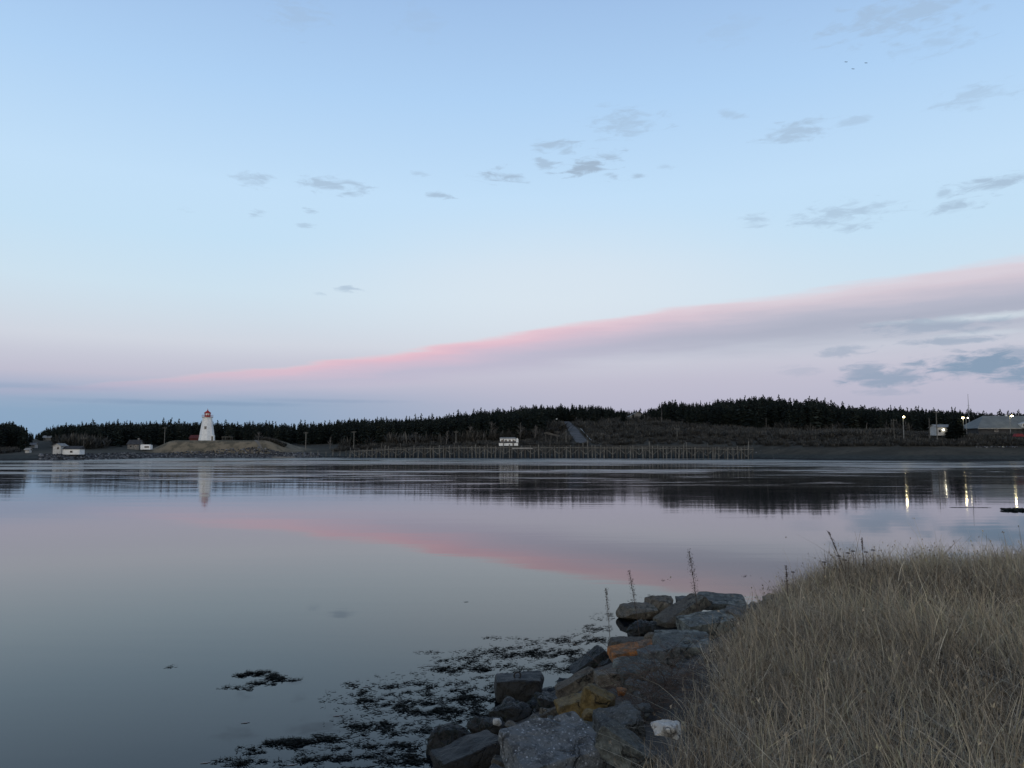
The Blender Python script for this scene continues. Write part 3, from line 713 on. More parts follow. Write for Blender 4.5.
for a in [(165,352,427,'utility pole left of the lighthouse mound',True,.16,'paleold'),(306,345,432,'pale utility pole at the right foot of the lighthouse mound',True,.2,'paleold'),
 (354,340,431,'utility pole above the left end of the pile pier',True,.17,'paleold'),(404,340,436,'short pole left of the three poles over the left half of the pier',False,.12,'oldwood'),
 (416,342,432,'utility pole with a crossarm over the left half of the pier',True,.15,'oldwood'),(456,340,431,'tall pale utility pole left of the pier cottage',True,.17,'paleold'),
 (441,340,437,'short dark pole left of the tall pale pole near the pier cottage',False,.12,'oldwood'),
 (557,334,431,'pole on the shore at the foot of the broken timber ramp',True,.15,'oldwood'),(566,333,429,'taller pole between the timber ramp and the road foot',False,.13,'paleold'),
 (587,340,433,'slim pole at the right side of the road foot',False,.11,'oldwood'),(677,334,428,'utility pole on the slope above the right half of the pier',True,.16,'paleold'),(749,330,432,'thin pole on the slope above the right end of the pier',False,.12,'oldwood'),
 (766,380,418,'pole by the conifer forward of the wood above the right end of the pier',False,.15,'paleold'),(893.5,272,419,'unlit pole just left of the lamp on the open bank',True,.16,'oldwood'),
 (929,270,418,'dark pole at the left corner of the white shed',False,.17,'oldwood'),(936,268,411,'tall utility pole with crossarms in front of the white shed',True,.16,'paleold'),
 (540,440,424,'small pole on the hillside left of the road',False,.12,'paleold'),(84,268,437,'slim pole at the right end of the boathouse wing',True,.12,'oldwood')]: pole(*a)
sgx, sgz = at(556.5, 474, 419); sg = thing('road_sign', (sgx, 474, fh(sgx, 474)), 'tiny white sign at the head of the hill road', 'sign')
MB().tube((0,0,0),(0,0,3),.06).build('post', M['metal'], sg); MB().box((0,-.1,2.6),(1.,.06,.9)).build('panel', M['white'], sg)
# red-topped stand at the right edge
M['reddark'] = mat('weathered_red', (.20,.03,.035), (.13,.025,.03), 2.)
rs = thing('market_stand', (at(1019, 266)[0], 266, fh(at(1019, 266)[0], 266)), 'small red-topped stand on thin legs at the right edge below the hall', 'stand')
MB().poly([(-1.5,-.9,2.2),(1.5,-.9,2.2),(1.0,-.9,3.2),(-1.0,-.9,3.2)], (0,1.8,0)).build('canopy', M['reddark'], rs)
for a in (-1.5, 1.5):
    for c in (-.7, .7): MB().tube((a,c,0),(a,c,2.2),.06).build('leg', M['paleold'], rs)

# ------------------------------------------------------------------ pile pier
PR = random.Random(4)
pr = thing('pile_pier', (0,0,0), 'long weathered timber pile pier standing along the middle of the far shore', 'pier')
PP = [(352,318,449.5),(400,316,447.5),(460,309,446.0),(560,303,445.8),(650,295,446.3),(752,280,447.6)]
def ppt(px):
    Y = float(np.interp(px, [p[0] for p in PP], [p[1] for p in PP])); py = float(np.interp(px, [p[0] for p in PP], [p[2] for p in PP]))
    x, z = at(px, Y, py); return Vector((x, Y, z))
npile = 98; db, cb, bb = MB(), MB(), MB()
for i in range(npile):
    px = 352+400*i/(npile-1)+PR.uniform(-1.2, 1.2); p = ppt(px); e = PR.choice([.1, .3, .5, .8, 1.3]) if PR.random() < .6 else 0
    if PR.random() < .06: e = PR.uniform(1.6, 3)
    MB().tube((p.x+PR.uniform(-.35,.35), p.y-1.6+PR.uniform(-.3,.3), -1.5), (p.x+PR.uniform(-.12,.12), p.y-1.6, p.z+e-PR.uniform(.0,.3)), PR.uniform(.16, .32), PR.uniform(.12, .24), 7).build('pile', M['paleold' if PR.random() < .65 else 'oldwood'], pr)
prev = None
for k in range(61):
    p = ppt(352+400*k/60)
    if prev is not None:
        d = p-prev; rot = Matrix.Rotation(math.atan2(d.y, d.x), 3, 'Z'); c = (p+prev)/2
        if k > 4: db.box(c+Vector((0, .6, -.05+.02*(k % 2))), (d.length+.05, 3.6, .18), rot)
        cb.box(c+Vector((0, -1.85, -.7)), (d.length+.02, .22, .26), rot)
        if k % 1 == 0:
            a_, b_ = prev+Vector((0,-1.4,-1.0)), p+Vector((0,-1.4,-3.2)); (a_, b_) = (a_, b_) if k % 2 else (Vector((b_.x, b_.y, a_.z)), Vector((a_.x, a_.y, b_.z)))
            bb.tube((a_.x, a_.y, a_.z), (b_.x, b_.y, b_.z), .14, n=4)
    prev = p
db.build('deck', M['oldwood'], pr); cb.build('cap_beam', M['paleold'], pr); bb.build('cross_brace', M['paleold'], pr)
tb = MB()
for i in range(150):
    p = ppt(354+396*i/149); tb.tube((p.x+PR.uniform(-.3,.3), p.y+1.6+PR.uniform(-.4,.8), -1), (p.x, p.y+1.6, p.z-.2), .15, n=5)
tag(tb.build('rear_piles', M['darkwood'], pr), kind='stuff')
MB().box(ppt(530)+Vector((-3,-1.9,-1.0)), (8.,.3,.5)).build('fender', M['rooflight'], pr)
# stub posts marching left of the pier
for i, px in enumerate((303, 311, 318, 326, 333, 340, 346)):
    x, z = at(px, 322, 450.5+PR.uniform(-1, 1.4)); o = MB().tube((x, 322, -1), (x, 322, z), .16, .13, 7).build('stub_post', M['paleold'])
    tag(o, 'short weathered post in the row left of the pile pier', 'post', 'stub posts left of the pier')
# cottage on the pier
pc = ppt(508.5); ct = thing('cottage', (pc.x, pc.y+.8, pc.z+.06), 'small white cottage with a row of dark windows on the pile pier', 'cottage')
MB().box((0,0,.55), (7.6,3.0,1.1)).build('wall', M['white'], ct)
MB().poly([(-3.9,-1.7,1.1),(3.9,-1.7,1.1),(3.5,-1.1,1.75),(-3.5,-1.1,1.75)], (0,2.9,0)).build('porch_roof', M['roofdark'], ct)
MB().box((-.3,.1,2.2), (6.2,2.2,1.3)).build('upper_wall', M['white'], ct)
for k in range(4): MB().box((-2.5+1.5*k,-1.02,2.05), (.85,.05,.65)).build('window', M['glass'], ct)
MB().poly([(-3.7,-1.3,2.86),(3.1,-1.3,2.86),(2.7,0,3.3),(-3.3,0,3.3)], (0,1.5,0)).build('roof', M['rooflight'], ct)
MB().poly([(3.0,-1.5,1.1),(3.9,-1.5,1.1),(3.9,-1.5,2.6),(3.45,-1.5,3.1),(3.0,-1.5,2.6)], (0,2.8,0)).build('gable', M['white'], ct)
MB().box((1.9,-1.53,.5), (.7,.06,.95)).build('door', M['greywall'], ct)

# ------------------------------------------------------------------ far shore rocks (uncountable)
def rock_np(seed):
    bm = bmesh.new(); r = random.Random(seed)
    for i in range(11): v = Vector((r.gauss(0,1), r.gauss(0,1), r.gauss(0,1))).normalized(); bm.verts.new((v.x*.5, v.y*.42, v.z*.34))
    bmesh.ops.convex_hull(bm, input=bm.verts); bmesh.ops.triangulate(bm, faces=bm.faces); bm.verts.index_update()
    bm.verts.ensure_lookup_table(); V = np.array([v.co[:] for v in bm.verts]); T = np.array([[v.index for v in f.verts] for f in bm.faces]); bm.free()
    return V, T, np.full(len(V), .5), np.zeros(len(T), int)
RK = [rock_np(s) for s in range(6)]
Pr, Hr = [], []
for i in range(6500):
    px = rt.choice([rt.uniform(150, 320), rt.uniform(86, 160), rt.uniform(40, 90), rt.uniform(300, 780), rt.uniform(300, 500)], p=[.6, .18, .1, .06, .06])
    u = ray(px, 448)[0]; Ys = np.interp(u, CU, CA[:, 1]); Yb = np.interp(u, CU, CA[:, 2])
    Y = Ys+rt.uniform(-.5, 1)**1*(Yb-Ys)*(1.15 if px < 320 else .9); x = u*Y; g_ = fh(x, Y)
    if g_ < -.4: continue
    Pr.append((x, Y, g_)); Hr.append(rt.uniform(.5, 1.5) if px < 320 else rt.uniform(.25, .9))
for i in range(60):
    px = rt.uniform(975, 1018); Y = 257+rt.uniform(-1, 1.); x = at(px, Y)[0]; Pr.append((x, Y, fh(x, Y)+.1)); Hr.append(rt.uniform(.4, 1))
n = len(Pr)
mr_ = attr_mat('shore_rock_tones', [(0, (.02,.021,.023)), (.5, (.06,.062,.066)), (.85, (.12,.122,.125)), (1, (.24,.24,.24))])
o = merge_trees('shore_rocks', RK, Pr, Hr, rt.uniform(0, 6.28, n), np.ones(n), [mr_], 11, True)
tag(o, 'grey riprap and shore stones along the far waterline', 'rocks', kind='stuff')

# ------------------------------------------------------------------ foreground rocks
def rock_material(name, ca, cb_, speck=None, lichen=None, lt=(.5, .62), rough=.85, wet=0.):
    m = bpy.data.materials.new(name); m.use_nodes = True; q = NT(m.node_tree); b = m.node_tree.nodes['Principled BSDF']
    b.inputs['Roughness'].default_value = rough; b.inputs['Specular IOR Level'].default_value = .3+.3*wet
    v = q.n('ShaderNodeTexCoord').outputs['Object']
    oi = q.n('ShaderNodeObjectInfo').outputs['Random']
    n0 = q.noise(v, 2.3, 8., .65); n1 = q.noise(v, 9., 8., .7); n2 = q.noise(v, 45., 6., .7)
    c = q.mix(q.mr(n0, .33, .66), ca, cb_)
    c = q.mix(q.m('MULTIPLY', q.mr(n1, .46, .6), .8), c, tuple(x*.4 for x in ca))
    c = q.mix(q.m('MULTIPLY', q.mr(n2, .52, .66), .6), c, tuple(min(1, x*1.9) for x in cb_))
    if lichen: c = q.mix(q.mr(q.noise(v, 3.1, 8., .72, .4), lt[0], lt[1]), c, q.mix(q.mr(n1, .4, .6), lichen, tuple(x*.5 for x in lichen)))
    ck = q.n('ShaderNodeTexVoronoi', feature='DISTANCE_TO_EDGE'); ck.inputs['Scale'].default_value = 2.6
    nzc = q.n('ShaderNodeTexNoise'); nzc.inputs['Scale'].default_value = 3.; nzc.inputs['Detail'].default_value = 5.; q.l(v, nzc.inputs['Vector'])
    q.l(q.vm('ADD', v, q.vm('MULTIPLY', nzc.outputs['Color'], (.55, .55, .55))), ck.inputs['Vector'])
    crack = q.m('MULTIPLY', q.mr(ck.outputs['Distance'], .030, .004), q.mr(n0, .45, .6))
    c = q.mix(q.m('MULTIPLY', crack, .8), c, tuple(x*.2 for x in ca))
    if speck:
        vo = q.n('ShaderNodeTexVoronoi'); vo.inputs['Scale'].default_value = speck; q.l(v, vo.inputs['Vector'])
        sepc = q.n('ShaderNodeSeparateColor'); q.l(vo.outputs['Color'], sepc.inputs[0])
        pick = q.m('MULTIPLY', q.mr(vo.outputs['Distance'], .42, .28), q.mr(sepc.outputs[0], .52, .6))
        c = q.mix(q.m('MULTIPLY', pick, sepc.outputs[1]), c, (.36,.38,.40)); c = q.mix(q.m('MULTIPLY', pick, q.mr(sepc.outputs[2], .7, .8)), c, (.05,.055,.06))
    hs = q.n('ShaderNodeHueSaturation'); q.l(c, hs.inputs['Color']); q.l(q.mr(oi, 0., 1., .72, 1.25, False), hs.inputs['Value']); c = hs.outputs[0]
    q.l(c, b.inputs['Base Color'])
    bn = q.n('ShaderNodeBump'); bn.inputs['Strength'].default_value = 1.; bn.inputs['Distance'].default_value = .05
    q.l(q.m('SUBTRACT', q.m('ADD', q.m('MULTIPLY', n1, .8), q.m('MULTIPLY', n2, .35)), q.m('MULTIPLY', crack, .5)), bn.inputs['Height']); q.l(bn.outputs[0], b.inputs['Normal'])
    return m
def sc_(c, k): return tuple(x*k for x in c)
RM = {
 'concrete': rock_material('pebbled_concrete', (.105,.115,.118), (.14,.15,.152), speck=44.),
 'grey': rock_material('grey_stone', (.075,.078,.075), (.125,.13,.122), lichen=(.19,.20,.18), lt=(.54,.64)),
 'green': rock_material('lichened_grey_stone', (.075,.08,.074), (.115,.125,.112), lichen=(.21,.225,.2), lt=(.48,.6)),
 'brown': rock_material('brown_stone', (.08,.07,.055), (.125,.11,.085), lichen=(.17,.16,.12), lt=(.52,.62)),
 'dark': rock_material('wet_dark_stone', (.008,.009,.008), (.016,.015,.012), rough=.6, wet=.6),
 'orange': rock_material('orange_lichened_stone', (.11,.08,.055), (.15,.10,.06), lichen=(.32,.13,.04), lt=(.42,.54)),
 'ochre': rock_material('ochre_stone', (.11,.085,.045), (.17,.125,.055), lichen=(.22,.155,.055), lt=(.44,.56)),
 'white': rock_material('pale_stone', (.40,.39,.36), (.5,.49,.45)),
}
def rock_mesh(kind, dims, seed, rugged=1.):
    """kind: slab (flat block with broken edges) or boulder (angular lump)"""
    r = random.Random(seed); bm = bmesh.new(); dx, dy, dz_ = [d/2 for d in dims]
    if kind == 'slab':
        for sx in (-1, 1):
            for sy in (-1, 1):
                for sz in (-1, 1): bm.verts.new((sx*dx*r.uniform(.86, 1.0), sy*dy*r.uniform(.84, 1.0), sz*dz_*r.uniform(.88, 1)))
        for k in range(5):
            a = r.choice((-1, 1)); bm.verts.new((r.uniform(-.7, .7)*dx, a*dy*r.uniform(.98, 1.08), r.uniform(-.8, .5)*dz_)); bm.verts.new((a*dx*r.uniform(.97, 1.08), r.uniform(-.7, .7)*dy, r.uniform(-.8, .5)*dz_))
    else:
        for i in range(22):
            v = Vector((r.gauss(0,1), r.gauss(0,1), r.gauss(0,1))).normalized(); m_ = (abs(v.x)**4+abs(v.y)**4+abs(v.z)**4)**.25; v = v/m_*r.uniform(.88, 1.05)
            bm.verts.new((v.x*dx, v.y*dy, max(v.z, -.75)*dz_))
    bmesh.ops.convex_hull(bm, input=bm.verts)
    loose = [v for v in bm.verts if not v.link_faces]; bmesh.ops.delete(bm, geom=loose, context='VERTS')
    mn = min(dims)
    bmesh.ops.bevel(bm, geom=bm.edges[:], offset=mn*.035, segments=1, affect='EDGES', clamp_overlap=True)
    for _ in range(3):
        el = [e for e in bm.edges if e.calc_length() > max(dims)*.09]
        if not el: break
        bmesh.ops.subdivide_edges(bm, edges=el, cuts=1, use_grid_fill=False); bmesh.ops.triangulate(bm, faces=[f for f in bm.faces if len(f.verts) > 4])
    off = Vector((seed*3.7, seed*1.3, 0)); bm.normal_update()
    for v in bm.verts:
        p = v.co; nn = mnoise.fractal((p+off)*3.2/max(.3, max(dims)), 1, 2, 5)*.040*rugged*max(dims)**.8+mnoise.fractal((p+off)*11, 1, 2, 4)*.018*rugged
        v.co = v.co+v.normal*nn*.8
    me = bpy.data.meshes.new('rock'); bm.to_mesh(me); bm.free(); return me
RN = [0]; HERO = []
def rock(name, px, py, wpx, hpx, kind, m, label, rz=0., rx=0., ry=0., depth=.8, lift=.15, group=None, seed=None, thick=None, cat='rock', Y=None):
    p = ground_hit(px, py, lift) if Y is None else Vector((at(px, Y)[0], Y, at(px, Y, py)[1])); D = math.hypot(p.x, p.y); RN[0] += 1
    W_ = wpx*D/F; Hh = hpx*D/F
    if thick is None: thick = Hh
    me = rock_mesh(kind, (W_, W_*depth, thick), seed or RN[0]*7+1, 2.0 if m == 'dark' and kind == 'boulder' else 1.)
    o = link(name, me, RM[m]); HERO.append((p.x, p.y, W_*(.62 if m in ('ochre', 'orange', 'concrete') or wpx > 40 else .4))); o.location = p; o.rotation_euler = (R(rx), R(ry), R(rz)); tag(o, label, cat, group); return o
# (px, py) centre; width and height in the photo's pixels
slab = rock('concrete_slab', 553, 750, 92, 30, 'slab', 'concrete', 'large pebbled grey concrete slab tilted towards the viewer at the bottom of the rock bank', rz=24, rx=18, ry=-4, depth=.72, thick=.2, lift=.38, seed=5, cat='slab')
rb_ = rock('mooring_block', 519, 687, 46, 22, 'slab', 'dark', 'dark concrete block with an iron ring on top at the waterline', rz=4, rx=3, depth=.62, lift=.22, seed=9, cat='block')
tor = bmesh.new(); 
me = bpy.data.meshes.new('ring'); V, T = [], []
for i in range(14):
    a = 2*math.pi*i/14
    for j in range(6): b_ = 2*math.pi*j/6; rr = .052+.012*math.cos(b_); V.append((rr*math.cos(a), .012*math.sin(b_), rr*math.sin(a)))
T = [(i*6+j, ((i+1) % 14)*6+j, ((i+1) % 14)*6+(j+1) % 6, i*6+(j+1) % 6) for i in range(14) for j in range(6)]
tor.free(); ring = link('ring', np_mesh('ring', V, T, smooth=True), M['darkwood'], rb_, (-.03, -.05, .20))
rock('rock', 576, 683, 42, 14, 'slab', 'brown', 'long grey slab with an ochre upper tip pointing up from the iron-ring block', rz=14, ry=-24, depth=.36, lift=.3, thick=.15)
rock('rock', 632, 652, 46, 11, 'slab', 'orange', 'flat rock covered in bright orange lichen', rz=8, rx=8, ry=-6, depth=.55, lift=.32, thick=.16)
rock('rock', 575, 706, 36, 13, 'slab', 'ochre', 'left of the two ochre blocks above the concrete slab', rz=15, ry=-12, depth=.7, lift=.3, thick=.17)
rock('rock', 597, 701, 30, 18, 'slab', 'ochre', 'right and taller of the two ochre blocks above the concrete slab', rz=-25, ry=22, depth=.7, lift=.36, thick=.2)
rock('rock', 594, 716, 22, 14, 'boulder', 'ochre', 'small mustard rock wedged against the top corner of the concrete slab', depth=.9, lift=.3)
rock('rock', 618, 728, 44, 30, 'slab', 'grey', 'grey block right of the concrete slab', rz=15, rx=14, ry=-10, depth=.8, lift=.2, thick=.25)
rock('rock', 626, 752, 58, 20, 'slab', 'green', 'long grey slab sloping down right beside the concrete slab', rz=-32, ry=24, depth=.45, lift=.22, thick=.22)
rock('rock', 588, 664, 42, 16, 'slab', 'dark', 'dark brown slab leaning up towards the orange rock', rz=18, ry=-30, depth=.5, lift=.1, thick=.22)
rock('rock', 607, 678, 24, 12, 'slab', 'brown', 'small tan rock below the dark leaning slab', rz=10, depth=.8, lift=.3)
rock('rock', 621, 692, 9, 9, 'boulder', 'orange', 'fist-sized orange stone beside the bramble', depth=.9, lift=.33)
rock('rock', 637, 669, 42, 20, 'slab', 'green', 'pale-lichened slab just below the orange rock', rz=12, rx=14, ry=-8, depth=.7, lift=.15, thick=.18)
rock('rock', 668, 730, 30, 16, 'boulder', 'white', 'white stone lying in the edge of the dry grass', rz=8, depth=.8, lift=.32)
rock('rock', 638, 612, 46, 14, 'boulder', 'brown', 'rounded brown boulder standing highest at the water\'s edge', rz=10, depth=.8, lift=.15, seed=31)
rock('rock', 659, 607, 30, 24, 'boulder', 'brown', 'humped brown-grey boulder right behind the rounded waterside boulder', rz=-10, depth=.9, lift=.2, seed=14)
rock('rock', 681, 612, 58, 13, 'slab', 'brown', 'long brown slab slanting down to the left from the far end of the rocks', rz=28, ry=-22, depth=.4, lift=.25, thick=.26)
rock('rock', 694, 603, 32, 10, 'slab', 'grey', 'flat-topped grey slab under the tallest dried stalk', rz=4, depth=.7, lift=.3, thick=.24)
rock('rock', 722, 602, 44, 11, 'slab', 'green', 'pale-lichened slab at the far end of the rocks against the grass', rz=-6, rx=9, ry=4, depth=.8, lift=.25, thick=.2)
rock('rock', 707, 625, 52, 14, 'slab', 'green', 'greenish grey slab lying level below the slanting brown slab', rz=10, rx=8, ry=-6, depth=.6, lift=.2, thick=.24)
rock('rock', 741, 612, 30, 14, 'boulder', 'grey', 'grey rock partly covered by grass at the far end', depth=.8, lift=.15)
rock('rock', 641, 629, 36, 15, 'boulder', 'dark', 'dark brown rock under the rounded waterside boulder', rz=20, depth=.8, lift=.12)
rock('rock', 628, 645, 36, 11, 'slab', 'brown', 'tan rock directly above the orange rock', rz=-6, depth=.7, lift=.22)
rock('rock', 652, 640, 16, 14, 'boulder', 'brown', 'small brown rock right of the tan rock', depth=.8, lift=.2)
rock('rock', 682, 646, 54, 17, 'slab', 'green', 'broad grey-green boulder in the middle of the rock bank', rz=-12, rx=8, depth=.8, lift=.15)
rock('rock', 660, 655, 40, 13, 'slab', 'grey', 'grey slab between the orange rock and the broad grey-green boulder', rz=12, ry=-8, depth=.6, lift=.2, thick=.2)
rock('rock', 452, 743, 54, 32, 'boulder', 'dark', 'big dark weed-covered rock lowest at the bottom waterline', rz=30, depth=.8, lift=.1, seed=21)
rock('rock', 470, 759, 66, 18, 'slab', 'dark', 'long dark rock at the bottom edge left of the concrete slab', rz=22, ry=-14, depth=.6, lift=.2, thick=.3)
rock('rock', 513, 713, 44, 22, 'boulder', 'dark', 'dark wet rock below the iron-ring block', rz=10, depth=.9, lift=.1)
rock('rock', 490, 728, 40, 20, 'boulder', 'dark', 'dark wet rock left of the concrete slab', rz=-20, depth=.8, lift=.12)
rock('rock', 545, 703, 40, 24, 'boulder', 'dark', 'dark rock between the iron-ring block and the ochre blocks', rz=40, depth=.8, lift=.0, thick=.25)
rock('rock', 497, 722, 9, 8, 'boulder', 'white', 'small white stone among the dark wet rocks', depth=.8, lift=.33)
rock('rock', 600, 760, 44, 20, 'boulder', 'grey', 'grey rock at the bottom edge right of the concrete slab', depth=.8, lift=.1)
rock('rock', 640, 712, 26, 18, 'boulder', 'grey', 'grey rock half hidden by the bramble', depth=.8, lift=.1)
# rubble that fills the gaps, individual stones
fr = random.Random(77); fill = []
zones = [('dark', 'dark wet rubble stone along the near waterline', 'rubble along the near waterline', -.5, 1.1),
         ('grey', 'grey rubble stone packed between the larger bank rocks', 'grey rubble between the bank rocks', .9, 3.3),
         ('brown', 'brown rubble stone packed between the larger bank rocks', 'brown rubble between the bank rocks', .9, 3.3),
         ('green', 'lichened rubble stone packed between the larger bank rocks', 'lichened rubble between the bank rocks', 1.2, 3.4)]
anchors = [(455, 745, 'the big dark weed-covered rock'), (519, 690, 'the iron-ring block'), (553, 735, 'the pebbled concrete slab'), (590, 705, 'the ochre blocks'), (625, 735, 'the slab beside the white stone'),
 (632, 652, 'the orange lichened rock'), (590, 665, 'the dark leaning slab'), (640, 615, 'the rounded waterside boulder'), (685, 645, 'the broad grey-green boulder'), (715, 610, 'the far brown slabs'), (668, 690, 'the bramble')]
anchors = [(ground_hit(a, b), c) for a, b, c in anchors]
cnt = 0
while cnt < 285:
    x, y = fr.uniform(-5, 7.5), fr.uniform(3.5, 18.5); d = float(sdist(np.array([x]), np.array([y]))[0]); z_ = fr.choice(zones)
    if not (z_[3] < d < z_[4]): continue
    s0 = fr.uniform(.14, .42)*(1.15 if z_[0] == 'dark' else 1)
    if any((x-a)**2+(y-b)**2 < (.62*(s0+c))**2*.6 for a, b, c in fill): continue
    if any(math.hypot(x-a, y-b) < c for a, b, c in HERO): s0 *= .45
    fill.append((x, y, s0)); me = rock_mesh('boulder' if fr.random() < .35 else 'slab', (s0*1.15, s0*fr.uniform(.6, .95), s0*fr.uniform(.28, .55)), 500+cnt)
    o = link('rock', me, RM[z_[0]]); o.location = (x, y, nh(x, y)+s0*.02); o.rotation_euler = (fr.uniform(-.5, .5), fr.uniform(-.5, .5), fr.uniform(0, 6.28)); an = min(anchors, key=lambda q_: (q_[0].x-x)**2+(q_[0].y-y)**2)[1]; sz_ = 'small' if s0 < .36 else 'larger'
    tag(o, sz_+' '+z_[1].split(' packed')[0].split(' along')[0]+' beside '+an, 'rock', sz_+' '+z_[0]+' rubble beside '+an.replace('the ', '')); cnt += 1

# ------------------------------------------------------------------ floating rockweed
rw = np.random.RandomState(8)
def weed_patch(lst, name):
    V, T, tn = [], [], []
    for (px, py, rx, ry, n, *th0) in lst:
        thr = th0[0] if th0 else .16
        for i in range(int(n*3.0)):
            a, q_ = rw.uniform(0, 6.28), rw.uniform(0, 1.15)**.7; x_ = px+rx*q_*math.cos(a); y_ = py+ry*q_*math.sin(a)
            if (fbm(x_*1., y_*3.2, .16, 21)+.9*fbm(x_*1., y_*3.5, .55, 22))+rw.uniform(-.62, .42) < thr: continue
            u, v = ray(x_, y_); Y = -CAM_H/v; X = u*Y
            if float(sdist(np.array([X]), np.array([Y]))[0]) > .6: continue
            s = rw.uniform(.008, .034); z = rw.uniform(.004, .016); th = rw.uniform(0, 6.28)
            p = np.array((X, Y, z)); pts_ = [p]
            for k in range(3): th += rw.uniform(-.7, .7); pts_.append(pts_[-1]+np.array((math.cos(th)*s, math.sin(th)*s, rw.uniform(-.004, .006))))
            w_ = rw.uniform(.004, .011); t_ = rw.rand()
            i0 = len(V)
            for k, p in enumerate(pts_):
                ww = w_*(1 if k < 3 else .3); V.extend([p+(0, ww, 0), p-(0, ww, -.004)]); tn.extend([t_, t_])
            for k in range(3): T.append((i0+2*k, i0+2*k+1, i0+2*k+3, i0+2*k+2))
    return link(name, np_mesh(name, V, T, None, {'tone': tn}), M['weed'])
main = [(602,616,12,4,120),(598,628,14,4,140),(585,641,32,5,420),(555,648,42,5,420),(520,653,48,6,600),(572,657,22,4,260),(470,660,30,4,220),(485,670,44,7,600),(440,668,20,3,120),(420,688,30,6,420),(455,690,46,7,520),
 (385,690,22,4,200),(405,706,44,6,700),(372,702,26,4,420),(450,712,40,6,420),(355,723,30,4,300),(400,730,46,7,620),(330,738,22,4,260),(290,743,24,5,420),(325,757,34,4,260),(250,750,14,4,150),(240,762,26,4,260),(380,750,44,7,420),(410,762,30,6,320),
 (300,762,24,4,160),(445,722,24,6,260),(560,668,26,4,200),(475,700,24,5,240),(540,640,30,3,120),(500,638,20,2,50),(480,645,14,2,40),(350,684,8,2,40),(366,693,14,3,80),(640,601,14,2,70),(650,597,10,2,30),(745,576,5,1.5,14),(664,580,5,1.,8),(430,652,12,2,20),(270,770,40,5,200),(420,776,60,6,400),(350,772,50,6,300),
 (420,700,90,26,700,.02),(520,660,80,14,600,.02),(400,745,100,16,600,.02),(590,640,26,14,260,.0),(470,690,60,24,500,.05),(480,715,30,12,300,-.1),(560,655,40,8,300,-.05)]
tag(weed_patch(main, 'floating_rockweed'), 'dark floating rockweed in ragged mats off the rock bank', 'seaweed', kind='stuff')
tag(weed_patch([(256,674,20,3.5,620),(281,678,20,3,360),(245,688,24,2.,240),(262,683,14,2,120)], 'rockweed_clump'), 'small dark rockweed clump floating alone in open water left of the mats', 'seaweed')
tag(weed_patch([(175,667,6,1.2,60)], 'rockweed_clump'), 'tiny speck of rockweed floating farthest left in open water', 'seaweed')
# weed draped over the low rocks
bpy.context.view_layer.update(); V, T, tn = [], [], []
for ob in [o_ for o_ in bpy.data.objects if o_.type == 'MESH' and o_.data.materials and o_.data.materials[0] == RM['dark'] and o_.name != 'mooring_block']:
    mw = ob.matrix_world; fs = [f_ for f_ in ob.data.polygons]; k_ = int(60+900*min(ob.dimensions.x*ob.dimensions.y, .8))
    for _ in range(k_):
        f_ = fs[rw.randint(len(fs))]; c_ = mw @ f_.center; nn = (mw.to_3x3() @ f_.normal).normalized()
        if nn.z < .05 or c_.z < .0 or c_.z > .62+.12*math.sin(c_.x*5)+.1*math.sin(c_.y*7): continue
        dn = Vector((nn.x, nn.y, 0)); dn = dn.normalized() if dn.length > .05 else Vector((rw.uniform(-1, 1), rw.uniform(-1, 1), 0)).normalized()
        dn = (dn+Vector((rw.uniform(-.7, .7), rw.uniform(-.7, .7), 0))); tdir = (dn-nn*dn.dot(nn)).normalized(); sd_ = nn.cross(tdir)
        p = c_+nn*rw.uniform(.002, .014)+sd_*rw.uniform(-.02, .02); L_ = rw.uniform(.03, .10); w_ = rw.uniform(.004, .011); t_ = rw.rand(); i0 = len(V)
        for k in range(4):
            q_ = p+tdir*L_*k/3+nn*(.006*math.sin(k*1.4))+sd_*(rw.uniform(-.008, .008)); V.extend([tuple(q_+sd_*w_*(1-.2*k)), tuple(q_-sd_*w_*(1-.2*k)+nn*.003)]); tn.extend([t_, t_])
        for k in range(3): T.append((i0+2*k, i0+2*k+1, i0+2*k+3, i0+2*k+2))
tag(link('draped_rockweed', np_mesh('draped_rockweed', V, T, None, {'tone': tn}), M['weed']), 'dark wet rockweed draped over the lowest rocks of the bank', 'seaweed', kind='stuff')
# raft of weed far out at the right edge
fx, fz = at(1016, 50)[0], 0; V, T, tn = [], [], []
for i in range(900):
    a, q_ = rw.uniform(0, 6.28), rw.uniform(0, 1)**.6; X = fx+math.cos(a)*q_*1.1; Y = 50+math.sin(a)*q_*.7
    if i > 700: X = fx-rw.uniform(.5, 3.0); Y = 52.3+rw.uniform(-.1, .12)-(fx-X)*-.05
    th = rw.uniform(0, 6.28); s = .12; i0 = len(V); z = rw.uniform(.01, .14 if i < 700 else .02)
    V.extend([(X, Y, z), (X+math.cos(th)*s, Y+math.sin(th)*s, z), (X+math.cos(th+.5)*s, Y+math.sin(th+.5)*s, z*.4), (X, Y-.03, z*.3)]); T.append((i0, i0+1, i0+2, i0+3)); tn.extend([rw.rand()*.4]*4)
tag(link('rockweed_raft', np_mesh('rockweed_raft', V, T, None, {'tone': tn}), M['weed']), 'dark raft of weed floating far out at the right edge', 'seaweed')
for k, (px, py) in enumerate(((366,687),(337,716),(245,723),(205,763),(292,765),(466,602))):
    u, v = ray(px, py); Y = -CAM_H/v
    o = MB().ball((0,0,.006), .03, 1.4, .6, .2, 6).ball((.04,.02,.005), .02, 1.5, .7, .2, 6).ball((-.035,-.015,.005), .016, 1.6, .7, .2, 6).build('foam_fleck', M['rooflight'], loc=(u*Y, Y, 0)); tag(o, 'small pale fleck of foam floating among the rockweed', 'foam', 'pale foam flecks on the water')

